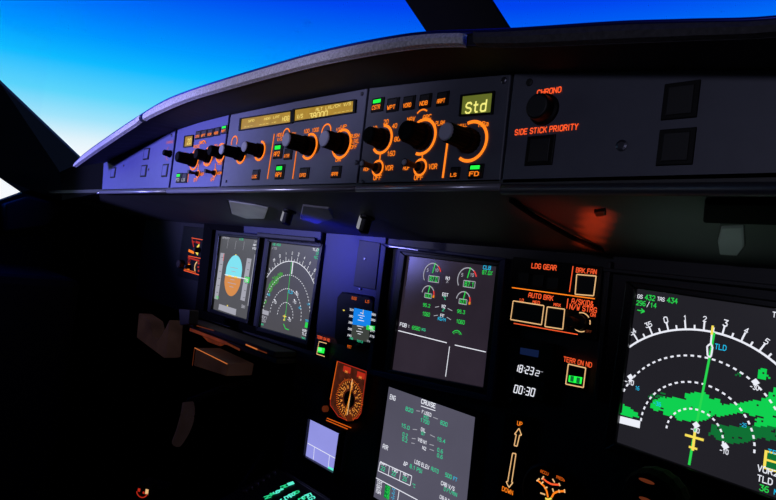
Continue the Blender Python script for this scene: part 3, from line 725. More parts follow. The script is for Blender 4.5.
# --- left primary display (attitude)
t = thing('flight_display', 'leftmost screen, grey with a cyan and orange attitude oval', 'display screen', P.at(*ppx(235, 280)))
s = Screen(t, [(221.3, 236.5), (259.7, 239.9), (248.7, 319.8), (213.4, 309)], 'scr_pfd', margins=(.006, .006, .008, .008))
def z1(x, y): return (205+x/4.17, 225+y/4.17)
def poly_px(g, pts, k, n=.0004): g.poly([P.px(*q) for q in pts], k, n)
cx_, cy_ = z1(118, 211); c = P.px(cx_, cy_)
hw = P.size(cx_, cy_, 17.2, 1)[0]/2; hh = P.size(cx_, cy_, 1, 42)[1]/2
def oval(a0, a1, clipb):
    pts = []
    for i in range(25):
        tt = math.radians(a0+(a1-a0)*i/24); x = hw*math.cos(tt); y = hh*math.sin(tt)
        x = math.copysign(min(abs(x), hw*.93), x)
        pts.append((c[0]+x, c[1]+y))
    return pts
g = Geo(P); g.poly(oval(-4, 184, 0), 'sky_att', .0004); g.poly(oval(-4, -176, 0), 'gnd_att', .0005)
g.line((c[0]-hw, c[1]-hh*.03), (c[0]+hw*1.5, c[1]-hh*.03), .0016, 'white', .0008)
for dy, ww in ((-.2, .25), (-.38, .5), (-.55, .25), (.2, .25), (.38, .45)):
    g.line((c[0]-hw*ww, c[1]+hh*dy), (c[0]+hw*ww, c[1]+hh*dy), .0012, 'grey_w', .0009)
g.line((c[0]-hw*.55, c[1]-hh*.05), (c[0]-hw*.15, c[1]-hh*.05), .0025, 'yellow', .0011)
g.line((c[0]+hw*.15, c[1]-hh*.05), (c[0]+hw*.55, c[1]-hh*.05), .0025, 'yellow', .0011)
g.poly([(c[0]-.003, c[1]+hh*1.04), (c[0]+.003, c[1]+hh*1.04), (c[0], c[1]+hh*.97)], 'yellow', .0011)
g.build('attitude_ball', s.scr)
g = Geo(P)
poly_px(g, [z1(66, 116), z1(82, 118), z1(54, 311), z1(38, 307)], 'tape')
poly_px(g, [z1(176, 138), z1(195, 141), z1(166, 318), z1(148, 312)], 'tape')
poly_px(g, [z1(60, 329), z1(131, 351), z1(128, 377), z1(56, 352)], 'tape')
poly_px(g, [z1(208, 122), z1(212, 123), z1(182, 338), z1(178, 336)], 'tape')
g.build('tape_scale', s.scr)
g = Geo(P)
for i in range(6):
    y = 135+i*29; x = 80-(y-118)*.145
    a_, b_ = z1(x-8, y), z1(x, y+1); Ln(g, *a_, *b_, 'scr_pfd', .5, n=.0009)
    a_, b_ = z1(x+104, y+22), z1(x+111, y+23); Ln(g, *a_, *b_, 'scr_pfd', .5, n=.0009)
for x in (98, 131, 165): Ln(g, *z1(x, 62+(x-98)*.1), *z1(x-6, 98+(x-98)*.1), 'grey_w', .4)
poly_px(g, [z1(168, 214), z1(187, 218), z1(184, 243), z1(164, 238)], 'green')
Ln(g, *z1(80, 120), *z1(76, 150), 'redd', .8)
T(g, 'SPEED', *z1(88, 54), 1.6, 'grey_w', 7); T(g, 'ALT CRZ', *z1(153, 60), 1.8, 'teal', 4); T(g, 'CAT', *z1(212, 70), 1.8, 'grey_w', 3); T(g, 'AP1', *z1(210, 84), 1.8, 'white', 4); T(g, '1FD2', *z1(206, 98), 1.8, 'white', 4)
T(g, '.79', *z1(50, 302), 2.6, 'green', 3.6); T(g, 'QNH', *z1(160, 340), 3, 'grey_w', 3.6)
T(g, '380', *z1(175, 230), 2.6, 'white', 3)
poly_px(g, [z1(92, 334), z1(98, 334), z1(95, 342)], 'yellow', .001)
g.build('readout', s.scr)

# --- navigation displays
def nav(s, cpx, R_px, hdg, labels, arc_w, txt_h, ticks_k='white', span=90, sw=.0012, lr=1.15, sc=1.):
    c = P.px(*cpx); R = R_px*P.hs(cpx[0], cpx[1]-R_px/2)
    g = Geo(P)
    g.arc(c, R, -62, 62, sw*1.1, ticks_k, seg=72, ok=s.inside, n=.0006)
    for i in range(-14, 15):
        ang = math.radians((i*5-(hdg % 10))*sc)
        L = R*.09 if i % 2 == 0 else R*.045
        p = (c[0]+R*math.sin(ang), c[1]+R*math.cos(ang)); q = (c[0]+(R+L)*math.sin(ang), c[1]+(R+L)*math.cos(ang))
        if s.inside(q): g.line(p, q, sw*.9, ticks_k, .0006)
    for tx, a in labels:
        ang = math.radians(a*sc); q = (c[0]+R*lr*math.sin(ang), c[1]+R*lr*math.cos(ang))
        if s.inside((q[0]-.001, q[1])): g.text(tx, q, txt_h*(1.25 if int(tx) % 3 == 0 else 1), ticks_k, rot=-ang, n=.0006, bold=.03)
    g.build('compass_scale', s.scr)
    for fr, sg in ((.75, 37), (.5, 25), (.25, 14)):
        g = Geo(P); g.arc(c, R*fr, -span, span, sw, ticks_k, seg=sg*2+1, dash=True, ok=s.inside, n=.0006); g.build('range_arc', s.scr)
    return c, R
def aircraft(s, c, z, k='yellow'):
    g = Geo(P); g.line((c[0]-z, c[1]), (c[0]+z, c[1]), z*.28, k, .0012); g.line((c[0], c[1]+z*.6), (c[0], c[1]-z*1.5), z*.28, k, .0012)
    g.line((c[0]-z*.45, c[1]-z*1.2), (c[0]+z*.45, c[1]-z*1.2), z*.25, k, .0012); g.build('aircraft_symbol', s.scr)

t = thing('navigation_display', 'second screen from the left, grey, with small white range arcs and a green track line', 'display screen', P.at(*ppx(291, 290)))
s = Screen(t, [(271.7, 242.3), (322, 247.8), (308, 340), (260.7, 327)], 'scr_ndl', margins=(.008, .006, .008, .008))
M['lilac'] = mat('lilac_screen_sheen', (4, 4, 4), .3, emit=(92, 88, 118), noise=.1, nscale=20)
pc = [z1(*q) for q in ((270, 295), (262, 262), (285, 215), (322, 192), (324, 210), (298, 245), (275, 280))]
terrain(s, [([P.px(*q) for q in pc], 'terr3', .85), ([P.px(*z1(*q)) for q in ((240, 330), (270, 285), (262, 300), (248, 345))], 'terr3', .5)], .0028, 3)
c, R = nav(s, z1(334, 381), 56, 2.0, [(str(v), (v if v < 18 else v-36)*10-22) for v in (34, 35, 0, 1, 2, 3, 4, 5, 6)], .001, .0045, 'white')
g = Geo(P); Ln(g, *z1(362, 150), *z1(334, 400), 'green', .6); Ln(g, *z1(368, 152), *z1(362, 205), 'white', 1.6)
Ln(g, *z1(328, 412), *z1(336, 432), 'green', .9); Ln(g, *z1(336, 432), *z1(350, 437), 'green', .9)
g.build('track_line', s.scr)
aircraft(s, c, .0055)
g = Geo(P)
T(g, 'GS 430', *z1(300, 82), 2, 'teal', 8); T(g, '/15', *z1(290, 97), 2, 'grey_w', 5)
T(g, 'TLD', *z1(462, 103), 2.4, 'white', 6); T(g, '086', *z1(477, 104), 2.4, 'teal', 4); T(g, '23.8', *z1(474, 119), 2.4, 'teal', 5); T(g, '18:26', *z1(468, 136), 2.6, 'teal', 6)
g.build('waypoint_readout', s.scr)
for q in ((383, 288), (374, 322), (352, 396), (292, 322)):
    g = Geo(P); T(g, '-10', *z1(*q), 2.4, 'white', 3.4); Ln(g, *z1(q[0]-2, q[1]-12), *z1(q[0]+2, q[1]-6), 'white', 1.4); g.build('traffic_symbol', s.scr)
g = Geo(P); T(g, 'TLD', *z1(357, 280), 2.6, 'cyan', 5); T(g, '-30', *z1(395, 345), 2, 'cyan', 3); T(g, '16', *z1(266, 290), 2, 'cyan', 3); T(g, '-24', *z1(432, 330), 2, 'cyan', 3)
g.build('range_label', s.scr); g = Geo(P); T(g, 'TERR', *z1(428, 400), 2, 'cyan', 4.6); poly_px(g, [z1(420, 405), z1(441, 410), z1(437, 432), z1(416, 427)], 'green')
T(g, 'VOR2', *z1(418, 441), 2.2, 'white', 6); T(g, 'TLD', *z1(415, 455), 2.2, 'white', 5); T(g, '36', *z1(410, 473), 2.2, 'teal', 4); T(g, 'M', *z1(424, 478), 2, 'cyan', 2)
g.build('beacon_readout', s.scr); g = Geo(P); poly_px(g, [z1(239, 352), z1(267, 360), z1(265, 378), z1(237, 370)], 'tape'); T(g, 'ADF1', *z1(247, 385), 2.6, 'grey_w', 5.6); T(g, 'SZG', *z1(246, 399), 2.6, 'grey_w', 4); T(g, 'M', *z1(240, 415), 2, 'teal', 2)
g.build('readout', s.scr)

t = thing('navigation_display', 'largest screen, at the right edge, with bright green terrain patches below white range arcs', 'display screen', P.at(*ppx(720, 400)))
qa, qd = ppx(637.5, 289), ppx(617, 442)
top2, bot2 = ppx(776, 309), ppx(776, 498)
Wn = .163
def extend(a, b, W): tt = W/(b[0]-a[0]); return (a[0]+W, a[1]+(b[1]-a[1])*tt)
s = Screen.__new__(Screen)
s.q = [qa, extend(qa, top2, Wn), extend(qd, bot2, Wn), qd]; s.root = t
out = [(qa[0]-.011, qa[1]+.007), (s.q[1][0]+.011, s.q[1][1]+.007), (s.q[2][0]+.011, s.q[2][1]-.010), (qd[0]-.011, qd[1]-.010)]
g = Geo(P); g.frame(out, s.q, -.003, .006, 'bezel'); g.build('bezel', t, bevel=.0015)
g = Geo(P); g.prism(s.q, -.003, 0, 'scr_ndr'); s.scr = g.build('screen', t)
def z2(x, y): return (600+x/2.176, 270+y/2.176)
terr_b = [z2(*q) for q in ((106, 300), (122, 278), (150, 276), (182, 281), (182, 270), (200, 268), (235, 265), (238, 276), (258, 283), (262, 294), (300, 290), (330, 284), (352, 283), (352, 279), (400, 279), (400, 320), (340, 316), (300, 310), (250, 322), (250, 312), (242, 322), (214, 331), (186, 327), (165, 326), (165, 317), (148, 317), (132, 308))]
terr_b2 = [z2(*q) for q in ((338, 322), (400, 318), (400, 342), (352, 340), (338, 336))]
terr_l = [z2(*q) for q in ((47, 294), (62, 296), (68, 305), (80, 310), (88, 322), (47, 316))]
terr_d = [z2(*q) for q in ((240, 335), (300, 341), (400, 336), (400, 376), (350, 366), (300, 379), (262, 372), (238, 358))]
terr_s = [z2(*q) for q in ((346, 211), (366, 214), (368, 240), (348, 236))]
terr_n = [z2(*q) for q in ((104, 266), (130, 268), (150, 274), (118, 282), (102, 278))]
terr_r = [z2(*q) for q in ((372, 258), (400, 258), (400, 282), (372, 280))]
px_ = lambda L_: [P.px(*q) for q in L_]
terr_x = [z2(*q) for q in ((298, 219), (312, 221), (311, 231), (297, 229))]
terrain(s, [(px_(terr_b), 'terr1', .985), (px_(terr_b2), 'terr1', .97), (px_(terr_l), 'terr1', 1), (px_(terr_d), 'terr2', .93), (px_(terr_s), 'terr1', .8), (px_(terr_r), 'terr1', .9), (px_(terr_n), 'terr2', .4), (px_(terr_x), 'terr2', .7)], .0016, 5)
c, R = nav(s, z2(204.5, 361), 107, 1.2, [(str(v), (v if v < 18 else v-36)*10-21.2) for v in (33, 34, 35, 0, 1, 2, 3, 4, 5, 6)], .001, .0046, 'white', sw=.0017, lr=1.11, sc=.93)
g = Geo(P); Ln(g, *z2(249.5, 136), *z2(206, 360), 'green', 2.2, .0009); Ln(g, *z2(204, 368), *z2(194.5, 424), 'green', 2.4, .0009)
Ln(g, *z2(246.5, 121), *z2(244, 141), 'yellow', 2.2, .0014)
Ln(g, *z2(244, 141), *z2(242, 160), 'white', 1.6, .0014)
g.path([P.px(*z2(*q)) for q in ((242, 160), (234, 166), (235, 186), (240, 190), (243, 186), (246, 168))], .0015, 'white', .0013, True)
g.build('track_line', s.scr)
aircraft(s, P.px(*z2(206, 364)), .0082)
g = Geo(P)
T(g, 'GS', 640.3, 296.6, 3.4, 'white', 5.5); T(g, '432', 650.2, 297.8, 4.8, 'green', 10.5); T(g, 'TAS', 661.2, 299.2, 3.6, 'white', 7.5); T(g, '434', 672.5, 300.6, 4.8, 'green', 11)
T(g, '296', 641.2, 303.2, 4.4, 'green', 9.5); T(g, '/', 648.4, 304.4, 4.6, 'white', 2.6); T(g, '14', 653.8, 305.4, 4.4, 'green', 6)
Ln(g, 637.5, 310, 644.5, 311.5, 'green', 1); Ln(g, 641.5, 308.7, 644.7, 311.5, 'green', 1); Ln(g, 641, 313, 644.7, 311.5, 'green', 1)
g.build('speed_wind_readout', s.scr)
g = Geo(P); T(g, 'TLD', *z2(263, 168), 5, 'cyan', 12); g.build('waypoint_label', s.scr); g = Geo(P)
T(g, 'TLD 086°', 772.5, 314.4, 5, 'white', None, 'L')
g.build('waypoint_readout', s.scr)
for q, tx in (((65, 244), '-10'), ((337, 255), '-30'), ((271, 394), '-10'), ((208, 348), '-00')):
    g = Geo(P); x, y = z2(*q); T(g, tx, x, y, 4.4, 'white', 9, n=.0011, bold=.05)
    d_ = P.px(*z2(q[0]+2, q[1]-11)); r_ = .0034; g.poly([(d_[0]-r_, d_[1]), (d_[0], d_[1]-r_), (d_[0]+r_, d_[1]), (d_[0], d_[1]+r_)], 'white', .0011); g.build('traffic_symbol', s.scr)
for tx, q, w_ in (('-36', (125, 291), 8), ('-25', (312, 337), 7), ('16', (82, 257), 4)):
    g = Geo(P); T(g, tx, *z2(*q), 3.7, 'cyan', w_); g.build('range_label', s.scr)
g = Geo(P); poly_px(g, [(619.6, 415.8), (640.6, 421), (639.8, 428.2), (618.6, 422.8)], 'white'); g.build('message_bar', s.scr); g = Geo(P)
T(g, 'TERR', 768, 451.5, 5.4, 'cyan', None, 'L'); T(g, 'VOR2', 757.5, 467.5, 6, 'white', None, 'L'); T(g, 'TLD', 757.5, 477.5, 6, 'white', None, 'L'); T(g, '36', 759.5, 487, 5.6, 'green', None, 'L'); T(g, 'M', 774, 491.5, 5, 'cyan', None, 'L')
yb = [(769, 455.5), (776, 457.5), (775, 470), (767.8, 466.5)]
cb = P.px(776, 462.5); g.rect(cb, .018, .016, 'yellow', .0004); g.rect((cb[0], cb[1]+.0038), .0135, .0055, 'terr2', .0008); g.rect((cb[0], cb[1]-.0035), .0135, .0055, 'terr2', .0008)
g.build('readout', s.scr)

# --- engine display
t = thing('engine_display', 'dark upper centre screen with four small engine dials and a white T-shaped divider', 'display screen', P.at(*ppx(445, 315)))
s = Screen(t, [(407.5, 256), (498.5, 267), (485.5, 387.5), (392.5, 369.5)], 'scr_eu', margins=(.012, .006, .008, .012))
def z3(x, y): return (390+x/6.25, 250+y/6.25)
def dial(cpx, r, a0, a1, red0, needle, val, boxw, boxh, bpx, top):
    c = P.px(*cpx); h = P.hs(*cpx); r = r*h
    g = Geo(P); g.arc(c, r, a0, red0, .0013, 'grey_w', seg=16); g.arc(c, r, red0, a1, .0018, 'redd', seg=5)
    ang = math.radians(needle); g.line((c[0]+r*.15*math.sin(ang), c[1]+r*.15*math.cos(ang)), (c[0]+r*1.08*math.sin(ang), c[1]+r*1.08*math.cos(ang)), .0015, 'green', .0013)
    if top: g.text('5', (c[0]-r*.55, c[1]+r*.35), .004, 'grey_w'); g.text('10', (c[0]+r*.5, c[1]+r*.45), .004, 'grey_w')
    else: g.line((c[0]+r*.98, c[1]-r*.05), (c[0]+r*.98, c[1]-r*.35), .003, 'amberd', .0013)
    b = P.px(*bpx); w_, h_ = boxw*h, boxh*h
    g.path([(b[0]-w_/2, b[1]-h_/2), (b[0]+w_/2, b[1]-h_/2), (b[0]+w_/2, b[1]+h_/2), (b[0]-w_/2, b[1]+h_/2)], .0009, 'grey_w', .0008, True)
    g.text(val, b, h_*.72, 'green', w=w_*.76, n=.0012); g.build('engine_dial', s.scr)
dial(z3(266, 155), 11.5, -125, 70, 38, 12, '87.0', 14, 6, z3(275, 182), True)
dial(z3(484, 186), 12, -125, 70, 38, 12, '87.1', 14.5, 6.4, z3(497, 214), True)
dial(z3(240, 275), 8.2, -85, 95, 60, 10, '630', 9.5, 4.6, z3(240, 286), False)
dial(z3(460, 315), 8.8, -85, 95, 60, 10, '631', 10, 5, z3(458, 323), False)
g = Geo(P)
T(g, 'CLB', *z3(608, 110), 3.6, 'cyan', 8); T(g, '87.0%', *z3(610, 142), 3.8, 'green', 10.5)
T(g, 'N1', *z3(362, 176), 3, 'white', 4); T(g, '%', *z3(361, 196), 3, 'grey_w', 2.4); T(g, 'EGT', *z3(347, 279), 3, 'white', 6); T(g, '°C', *z3(343, 300), 3, 'teal', 3)
T(g, '95.2', *z3(230, 346), 3, 'green', 7.4); T(g, '95.3', *z3(446, 386), 3.2, 'green', 8); T(g, 'N2', *z3(337, 353), 3, 'white', 4); T(g, '%', *z3(335, 375), 3, 'teal', 2.6)
T(g, '1060', *z3(228, 401), 3.6, 'green', 7.4); T(g, '1060', *z3(443, 449), 3.6, 'green', 8.4); T(g, 'FF', *z3(328, 411), 3, 'white', 4); T(g, 'KG/H', *z3(325, 432), 3, 'cyan', 8)
Ln(g, *z3(284, 358), *z3(308, 353), 'grey_w', .7); Ln(g, *z3(362, 365), *z3(390, 380), 'grey_w', .7); Ln(g, *z3(275, 411), *z3(300, 408), 'grey_w', .7); Ln(g, *z3(357, 420), *z3(382, 436), 'grey_w', .7)
T(g, 'FOB :', *z3(92, 470), 3.4, 'white', 9.5); T(g, '6580', *z3(165, 489), 3.4, 'green', 8.4); T(g, 'KG', *z3(212, 498), 2.4, 'teal', 4)
g.arc(P.px(457, 337), .0085, -60, 60, .0011, 'green', seg=10); g.arc(P.px(457, 337), .0062, -60, 60, .0011, 'green', seg=10, dash=True)
g.build('readout', s.scr)
g = Geo(P); Ln(g, 398.5, 330.6, 447, 342.8, 'white', .9); Ln(g, 455, 345, 486, 352, 'white', .9); Ln(g, 449.8, 346.5, 445.8, 376.5, 'white', .9); g.build('divider_line', s.scr)

# --- systems display
t = thing('systems_display', 'slate grey lower centre screen headed CRUISE', 'display screen', P.at(*ppx(425, 445)))
EL_a, EL_b = ppx(389, 386.5), ppx(475.4, 417.2); EL_d = ppx(372.6, 503)
s = Screen.__new__(Screen); hE = EL_a[1]-EL_d[1]
r0 = ppx(468.2, 490); drx = (r0[0]-EL_b[0])/(r0[1]-EL_b[1])
dd = ppx(374.6, 490); dlx = (dd[0]-EL_a[0])/(dd[1]-EL_a[1])
HH = .160
s.q = [EL_a, EL_b, (EL_b[0]-drx*HH, EL_b[1]-HH), (EL_a[0]-dlx*HH, EL_a[1]-HH)]
g = Geo(P); out = [(s.q[0][0]-.009, s.q[0][1]+.008), (s.q[1][0]+.009, s.q[1][1]+.008), (s.q[2][0]+.009, s.q[2][1]-.01), (s.q[3][0]-.009, s.q[3][1]-.01)]
g.frame(out, s.q, -.003, .0008, 'bezel'); g.build('bezel', t)
g = Geo(P); g.prism(s.q, -.003, 0, 'scr_el'); s.scr = g.build('screen', t)
def z4(x, y): return (365+x/4.167, 380+y/4.167)
g = Geo(P)
T(g, 'CRUISE', *z4(265, 98), 4.2, 'white', 15, bold=.05); Ln(g, *z4(234, 108), *z4(294, 128), 'white', .8)
T(g, 'ENG', *z4(117, 73), 4.4, 'white', 6); T(g, 'AIR', *z4(86, 279), 4.4, 'white', 5.6)
T(g, 'F.USED', *z4(258, 139), 3.2, 'white', 10); T(g, 'KG', *z4(256, 155), 2.8, 'teal', 5); T(g, '1700', *z4(251, 172), 3.6, 'teal', 9); T(g, '820', *z4(186, 124), 3.8, 'teal', 8); T(g, '820', *z4(330, 181), 3.8, 'teal', 7.5)
T(g, 'OIL', *z4(244, 208), 3.4, 'white', 5); T(g, 'QT', *z4(243, 223), 3, 'teal', 4); T(g, '15.0', *z4(170, 194), 3.6, 'teal', 8.5); T(g, '15.4', *z4(319, 250), 3.6, 'teal', 8.5)
T(g, 'VIB N1', *z4(239, 254), 3.4, 'white', 9); T(g, 'N2', *z4(248, 284), 3.2, 'white', 4); T(g, '0.2', *z4(168, 229), 3.6, 'teal', 5.4); T(g, '0.2', *z4(167, 249), 3.6, 'teal', 5.4); T(g, '0.6', *z4(314, 294), 3.6, 'teal', 6); T(g, '0.6', *z4(313, 317), 3.6, 'teal', 6)
for a, b in (((215, 128), (230, 130)), ((285, 155), (305, 163)), ((200, 205), (218, 207)), ((272, 228), (292, 238)), ((196, 243), (212, 245)), ((270, 268), (288, 273)), ((194, 262), (208, 265)), ((270, 288), (288, 295))): Ln(g, *z4(*a), *z4(*b), 'grey_w', .7)
T(g, 'LDG ELEV', *z4(238, 352), 3.8, 'white', 15.5); T(g, 'AUTO', *z4(292, 375), 3.8, 'teal', 8); T(g, '500', *z4(349, 399), 3.8, 'teal', 7); T(g, 'FT', *z4(377, 413), 3.6, 'cyan', 4)
T(g, 'ΔP', *z4(170, 349), 3.8, 'white', 4.4); T(g, '8.1 PSI', *z4(213, 369), 3.8, 'teal', 13); T(g, 'CAB V/S', *z4(346, 441), 3.8, 'white', 14.5); T(g, '0 FT/MIN', *z4(357, 466), 3.6, 'teal', 14); T(g, 'CAB ALT', *z4(332, 495), 3.6, 'white', 10)
g.build('readout', s.scr)
g = Geo(P)
Ln(g, *z4(64, 341), *z4(196, 400), 'white', .8); Ln(g, *z4(196, 400), *z4(189, 440), 'white', .8); Ln(g, *z4(189, 440), *z4(56, 378), 'white', .8); Ln(g, *z4(56, 378), *z4(64, 341), 'white', .8)
Ln(g, *z4(103, 359), *z4(98, 397), 'white', .7); Ln(g, *z4(150, 380), *z4(144, 418), 'white', .7)
T(g, 'CKPT', *z4(78, 350), 2.6, 'white', 7); T(g, 'FWD', *z4(126, 376), 3, 'white', 6); T(g, 'AFT', *z4(172, 396), 3, 'white', 6)
T(g, '22', *z4(76, 369), 3.8, 'teal', 4.4); T(g, '22', *z4(121, 390), 3.8, 'teal', 4.4); T(g, '23', *z4(166, 412), 3.8, 'teal', 4.4); T(g, '°C', *z4(205, 440), 3.4, 'teal', 3)
g.build('cabin_plan', s.scr)
g = Geo(P); Ln(g, *z4(42, 405), *z4(220, 500), 'white', .9); Ln(g, *z4(143, 461), *z4(136, 510), 'white', .9); g.build('divider_line', s.scr)
g = Geo(P)
T(g, 'TAT', *z4(62, 429), 3.6, 'white', 5.6); T(g, 'SAT', *z4(60, 447), 3.6, 'white', 5.6); T(g, 'ISA', *z4(57, 465), 3.6, 'white', 5)
M['terr4'] = glow('deep_green_block', (16, 130, 60), .9)
poly_px(g, [z4(86, 434), z4(106, 444), z4(100, 500), z4(78, 488)], 'terr4', .0003)
for i, tx in enumerate(('-20', '-49', '+8')): T(g, tx, *z4(96-i*2, 449+i*18), 3.6, 'green', 5); T(g, '°C', *z4(121-i*2, 460+i*18), 3, 'cyan', 3)
g.build('temperature_readout', s.scr)

# --- standby horizon
t = thing('standby_horizon', 'small square standby horizon with a blue and grey screen in a black chamfered case', 'instrument', P.at(*ppx(361, 322)))
def z5(x, y): return (300+x/6.25, 285+y/6.25)
case = [z5(*q) for q in ((285, 42), (460, 70), (490, 110), (470, 370), (440, 400), (262, 372), (240, 330), (258, 75))]
g = Geo(P); g.prism([ppx(*q) for q in case], -.002, .010, 'black', .97); g.build('case', t, bevel=.0015)
IP = .0105
def quadn(g, pts, k, n=.0004): g.poly([P.px(q[0], q[1], IP) for q in pts], k, IP+n)
g = Geo(P); quadn(g, [z5(318, 138), z5(475, 172), z5(455, 362), z5(300, 340)], 'black2', .0001); sc = g.build('screen', t)
g = Geo(P); quadn(g, [z5(340, 143), z5(452, 166), z5(438, 262), z5(328, 246)], 'isis_sky', .0004); quadn(g, [z5(328, 246), z5(438, 262), z5(428, 358), z5(316, 338)], 'isis_gnd', .0004)
quadn(g, [z5(418, 250), z5(470, 258), z5(466, 288), z5(415, 278)], 'green', .0006)
def iT(tx, x, y, h, k, w): q = z5(x, y); g.text(tx, P.px(*q, IP), h*P.hs(*q), k, w=P.size(*q, w, 1)[0], n=IP+.0008)
for i in range(5):
    iT('30'[:2] if 0 else str(320-i*20), 325-i*3.5, 155+i*40, 1.8, 'white', 4)
    if i != 2: iT(str(38500-i*250)[:3], 462-i*2.5, 185+i*34, 1.8, 'white', 4.6)
iT('380', 446, 266, 2.4, 'white', 4)
for dy, ww in ((30, 20), (45, 40), (60, 20), (75, 40), (112, 40), (128, 20), (145, 40), (160, 20)):
    a_ = z5(392-ww/2-dy*.12, 143+dy); b_ = z5(392+ww/2-dy*.12, 146+dy+ww*.12); g.line(P.px(*a_, IP), P.px(*b_, IP), .0009, 'white', IP+.0008)
g.line(P.px(*z5(398, 155), IP), P.px(*z5(396, 185), IP), .001, 'yellow', IP+.0009)
iT('.786', 322, 333, 1.8, 'teal', 4); iT('1013', 376, 352, 2, 'teal', 6); iT('hPa', 430, 350, 1.8, 'grey_w', 3)
g.build('readout', sc)
g = Geo(P)
for tx, x, y, w, k in (('BUGS', 341, 83, 5, 'orange_soft'), ('LS', 423, 103, 4, 'orange_soft'), ('+', 276, 158, 2.2, 'yellow'), ('RST', 311, 386, 4.2, 'orange_soft')):
    iT(tx, x, y, 2.6, k, w)
g.build('lettering', t)
g = Geo(P); c_ = P.px(*z5(368, 381), IP); g.lathe(c_, [(.0035, .0098), (.0035, .016), (.0028, .018)], 'black2', 16); b = g.build('setting_knob', t)

# --- left terrain button
def terr_button(label, name, tq, box, lampq, w, h):
    t_ = thing(name, label, 'button', P.at(*ppx(*box[3])))
    q = [ppx(*p) for p in box]
    g = Geo(P); cx = sum(p[0] for p in q)/4; cy = sum(p[1] for p in q)/4
    g.prism([(cx+(a-cx)*1.25, cy+(b-cy)*1.25) for a, b in q], -.003, .003, 'black'); g.build('housing', t_, bevel=.001)
    g = Geo(P); g.prism(q, .002, .005, 'black2', .95); g.build('key_cap', t_)
    g = Geo(P); L_ = [P.px(*p, .005) for p in box]; g.path([L_[1], L_[0], L_[3], L_[2]] if w < 20 else L_, .0013, 'cream', .0056, w >= 20); g.build('outline', t_)
    g = Geo(P); lq = [P.px(*p, .005) for p in lampq]; g.poly(lq, 'green_key' if w < 20 else 'green_key', .0056)
    if w >= 20:
        for u_ in (.27, .73):
            x = lq[0][0]+(lq[1][0]-lq[0][0])*u_; y = (lq[0][1]+lq[1][1]+lq[2][1]+lq[3][1])/4; g.rect((x, y), .004, .006, 'terr2', .006)
    else: g.poly([((a-lq[0][0])*.55+lq[0][0]+.001, (b-lq[0][1])*.6+lq[0][1]-.001) for a, b in lq], 'mint', .006)
    g.build('green_lamp', t_)
    g = Geo(P, .003); s_ = P.hs(*tq); g.text('TERR ON ND', P.px(*tq, .003), h*s_, 'red', w=P.size(*tq, w, 1)[0], n=.0005, bold=.03); g.build('lettering', t_)
    return t_
terr_button('small green-lit button lettered in red below the second screen from the left', 'terrain_button', (323.6, 338.6), [(319.3, 341.5), (327, 343.5), (325, 356.5), (317, 354)], [(318.6, 347), (325, 348.3), (324.2, 353.5), (317.8, 352)], 13, 2.8)
terr_button('square button with a bright green lamp below the wheel brake panel', 'terrain_button', (577.8, 362), [(568.6, 364), (586, 368), (583.6, 387.5), (566, 384)], [(569.3, 375.3), (582.6, 377.4), (581.5, 384), (568.6, 381.6)], 29, 4.6)

# --- radio magnetic indicator
t = thing('compass_indicator', 'orange-lit radio compass dial in a tall black case left of the CRUISE screen', 'instrument', P.at(*ppx(348, 392)))
def z6(x, y): return (310+x/6.25, 350+y/6.25)
face = [z6(*q) for q in ((175, 70), (355, 135), (320, 395), (300, 425), (240, 442), (180, 415), (130, 345), (130, 310))]
case = [z6(*q) for q in ((160, 55), (375, 125), (335, 420), (300, 450), (235, 465), (150, 430), (100, 390), (105, 300))]
g = Geo(P); g.prism([ppx(*q) for q in case], -.002, .006, 'black'); g.build('case', t, bevel=.0015)
fq = [P.px(*q, .006) for q in face]
g = Geo(P); g.prism(fq, .005, .0066, 'rmi'); dl = g.build('dial', t)
g = Geo(P, .0066); g.path(fq, .0012, 'rmi_red', .0004, True)
g.line(fq[0], fq[7], .002, 'orange_soft', .0006)
cc = P.px(*z6(248, 308), .006); rr = 20.5*P.hs(*z6(251, 318))
g.disc(cc, rr*.42, 'black', .0005)
for i in range(36):
    a_ = 2*math.pi*i/36; l0 = rr*(.82 if i % 3 else .72)
    g.line((cc[0]+l0*math.sin(a_), cc[1]+l0*math.cos(a_)), (cc[0]+rr*.9*math.sin(a_), cc[1]+rr*.9*math.cos(a_)), .0012, 'rmi_mark', .0008)
for i, tx in enumerate(('N', '3', '6', 'E', '12', '15', 'S', '21', '24', 'W', '30', '33')):
    a_ = 2*math.pi*i/12-.35; g.text(tx, (cc[0]+rr*.62*math.sin(a_), cc[1]+rr*.62*math.cos(a_)), .0052, 'rmi_mark', rot=-a_, n=.0009)
for i in range(60):
    a_ = 2*math.pi*i/60; g.line((cc[0]+rr*.93*math.sin(a_), cc[1]+rr*.93*math.cos(a_)), (cc[0]+rr*(1.02 if i % 5 else 1.08)*math.sin(a_), cc[1]+rr*(1.02 if i % 5 else 1.08)*math.cos(a_)), .001, 'orange_soft', .0008)
g.line((cc[0]+.001, cc[1]-rr*1.0), (cc[0]+.002, cc[1]+rr*1.05), .0016, 'cream', .0012)
g.line((cc[0]-.003, cc[1]-rr*.8), (cc[0]+.004, cc[1]+rr*.9), .0016, 'amberd', .0013)
for (x, y) in ((235, 122), (322, 158)):
    p_ = P.px(*z6(x, y), .006); g.rect(p_, .018, .009, 'rmi_red', .0007); g.text('DME', (p_[0], p_[1]-.0035), .003, 'rmi_mark', n=.0012)
g.build('dial_markings', dl)
for (x, y) in ((124, 365), (277, 420)):
    g = Geo(P); c_ = ppx(*z6(x, y)); g.lathe(c_, [(.005, .005), (.005, .012), (.004, .013)], 'patch_or', 16); g.build('selector_knob', t)
g = Geo(P); 
for a_, b_ in (((110, 425), (262, 486)), ((106, 438), (240, 494))): g.line(P.px(*z6(*a_), .002), P.px(*z6(*b_), .002), .0015, 'orange_soft', .0035)
g.build('lit_edge', t)

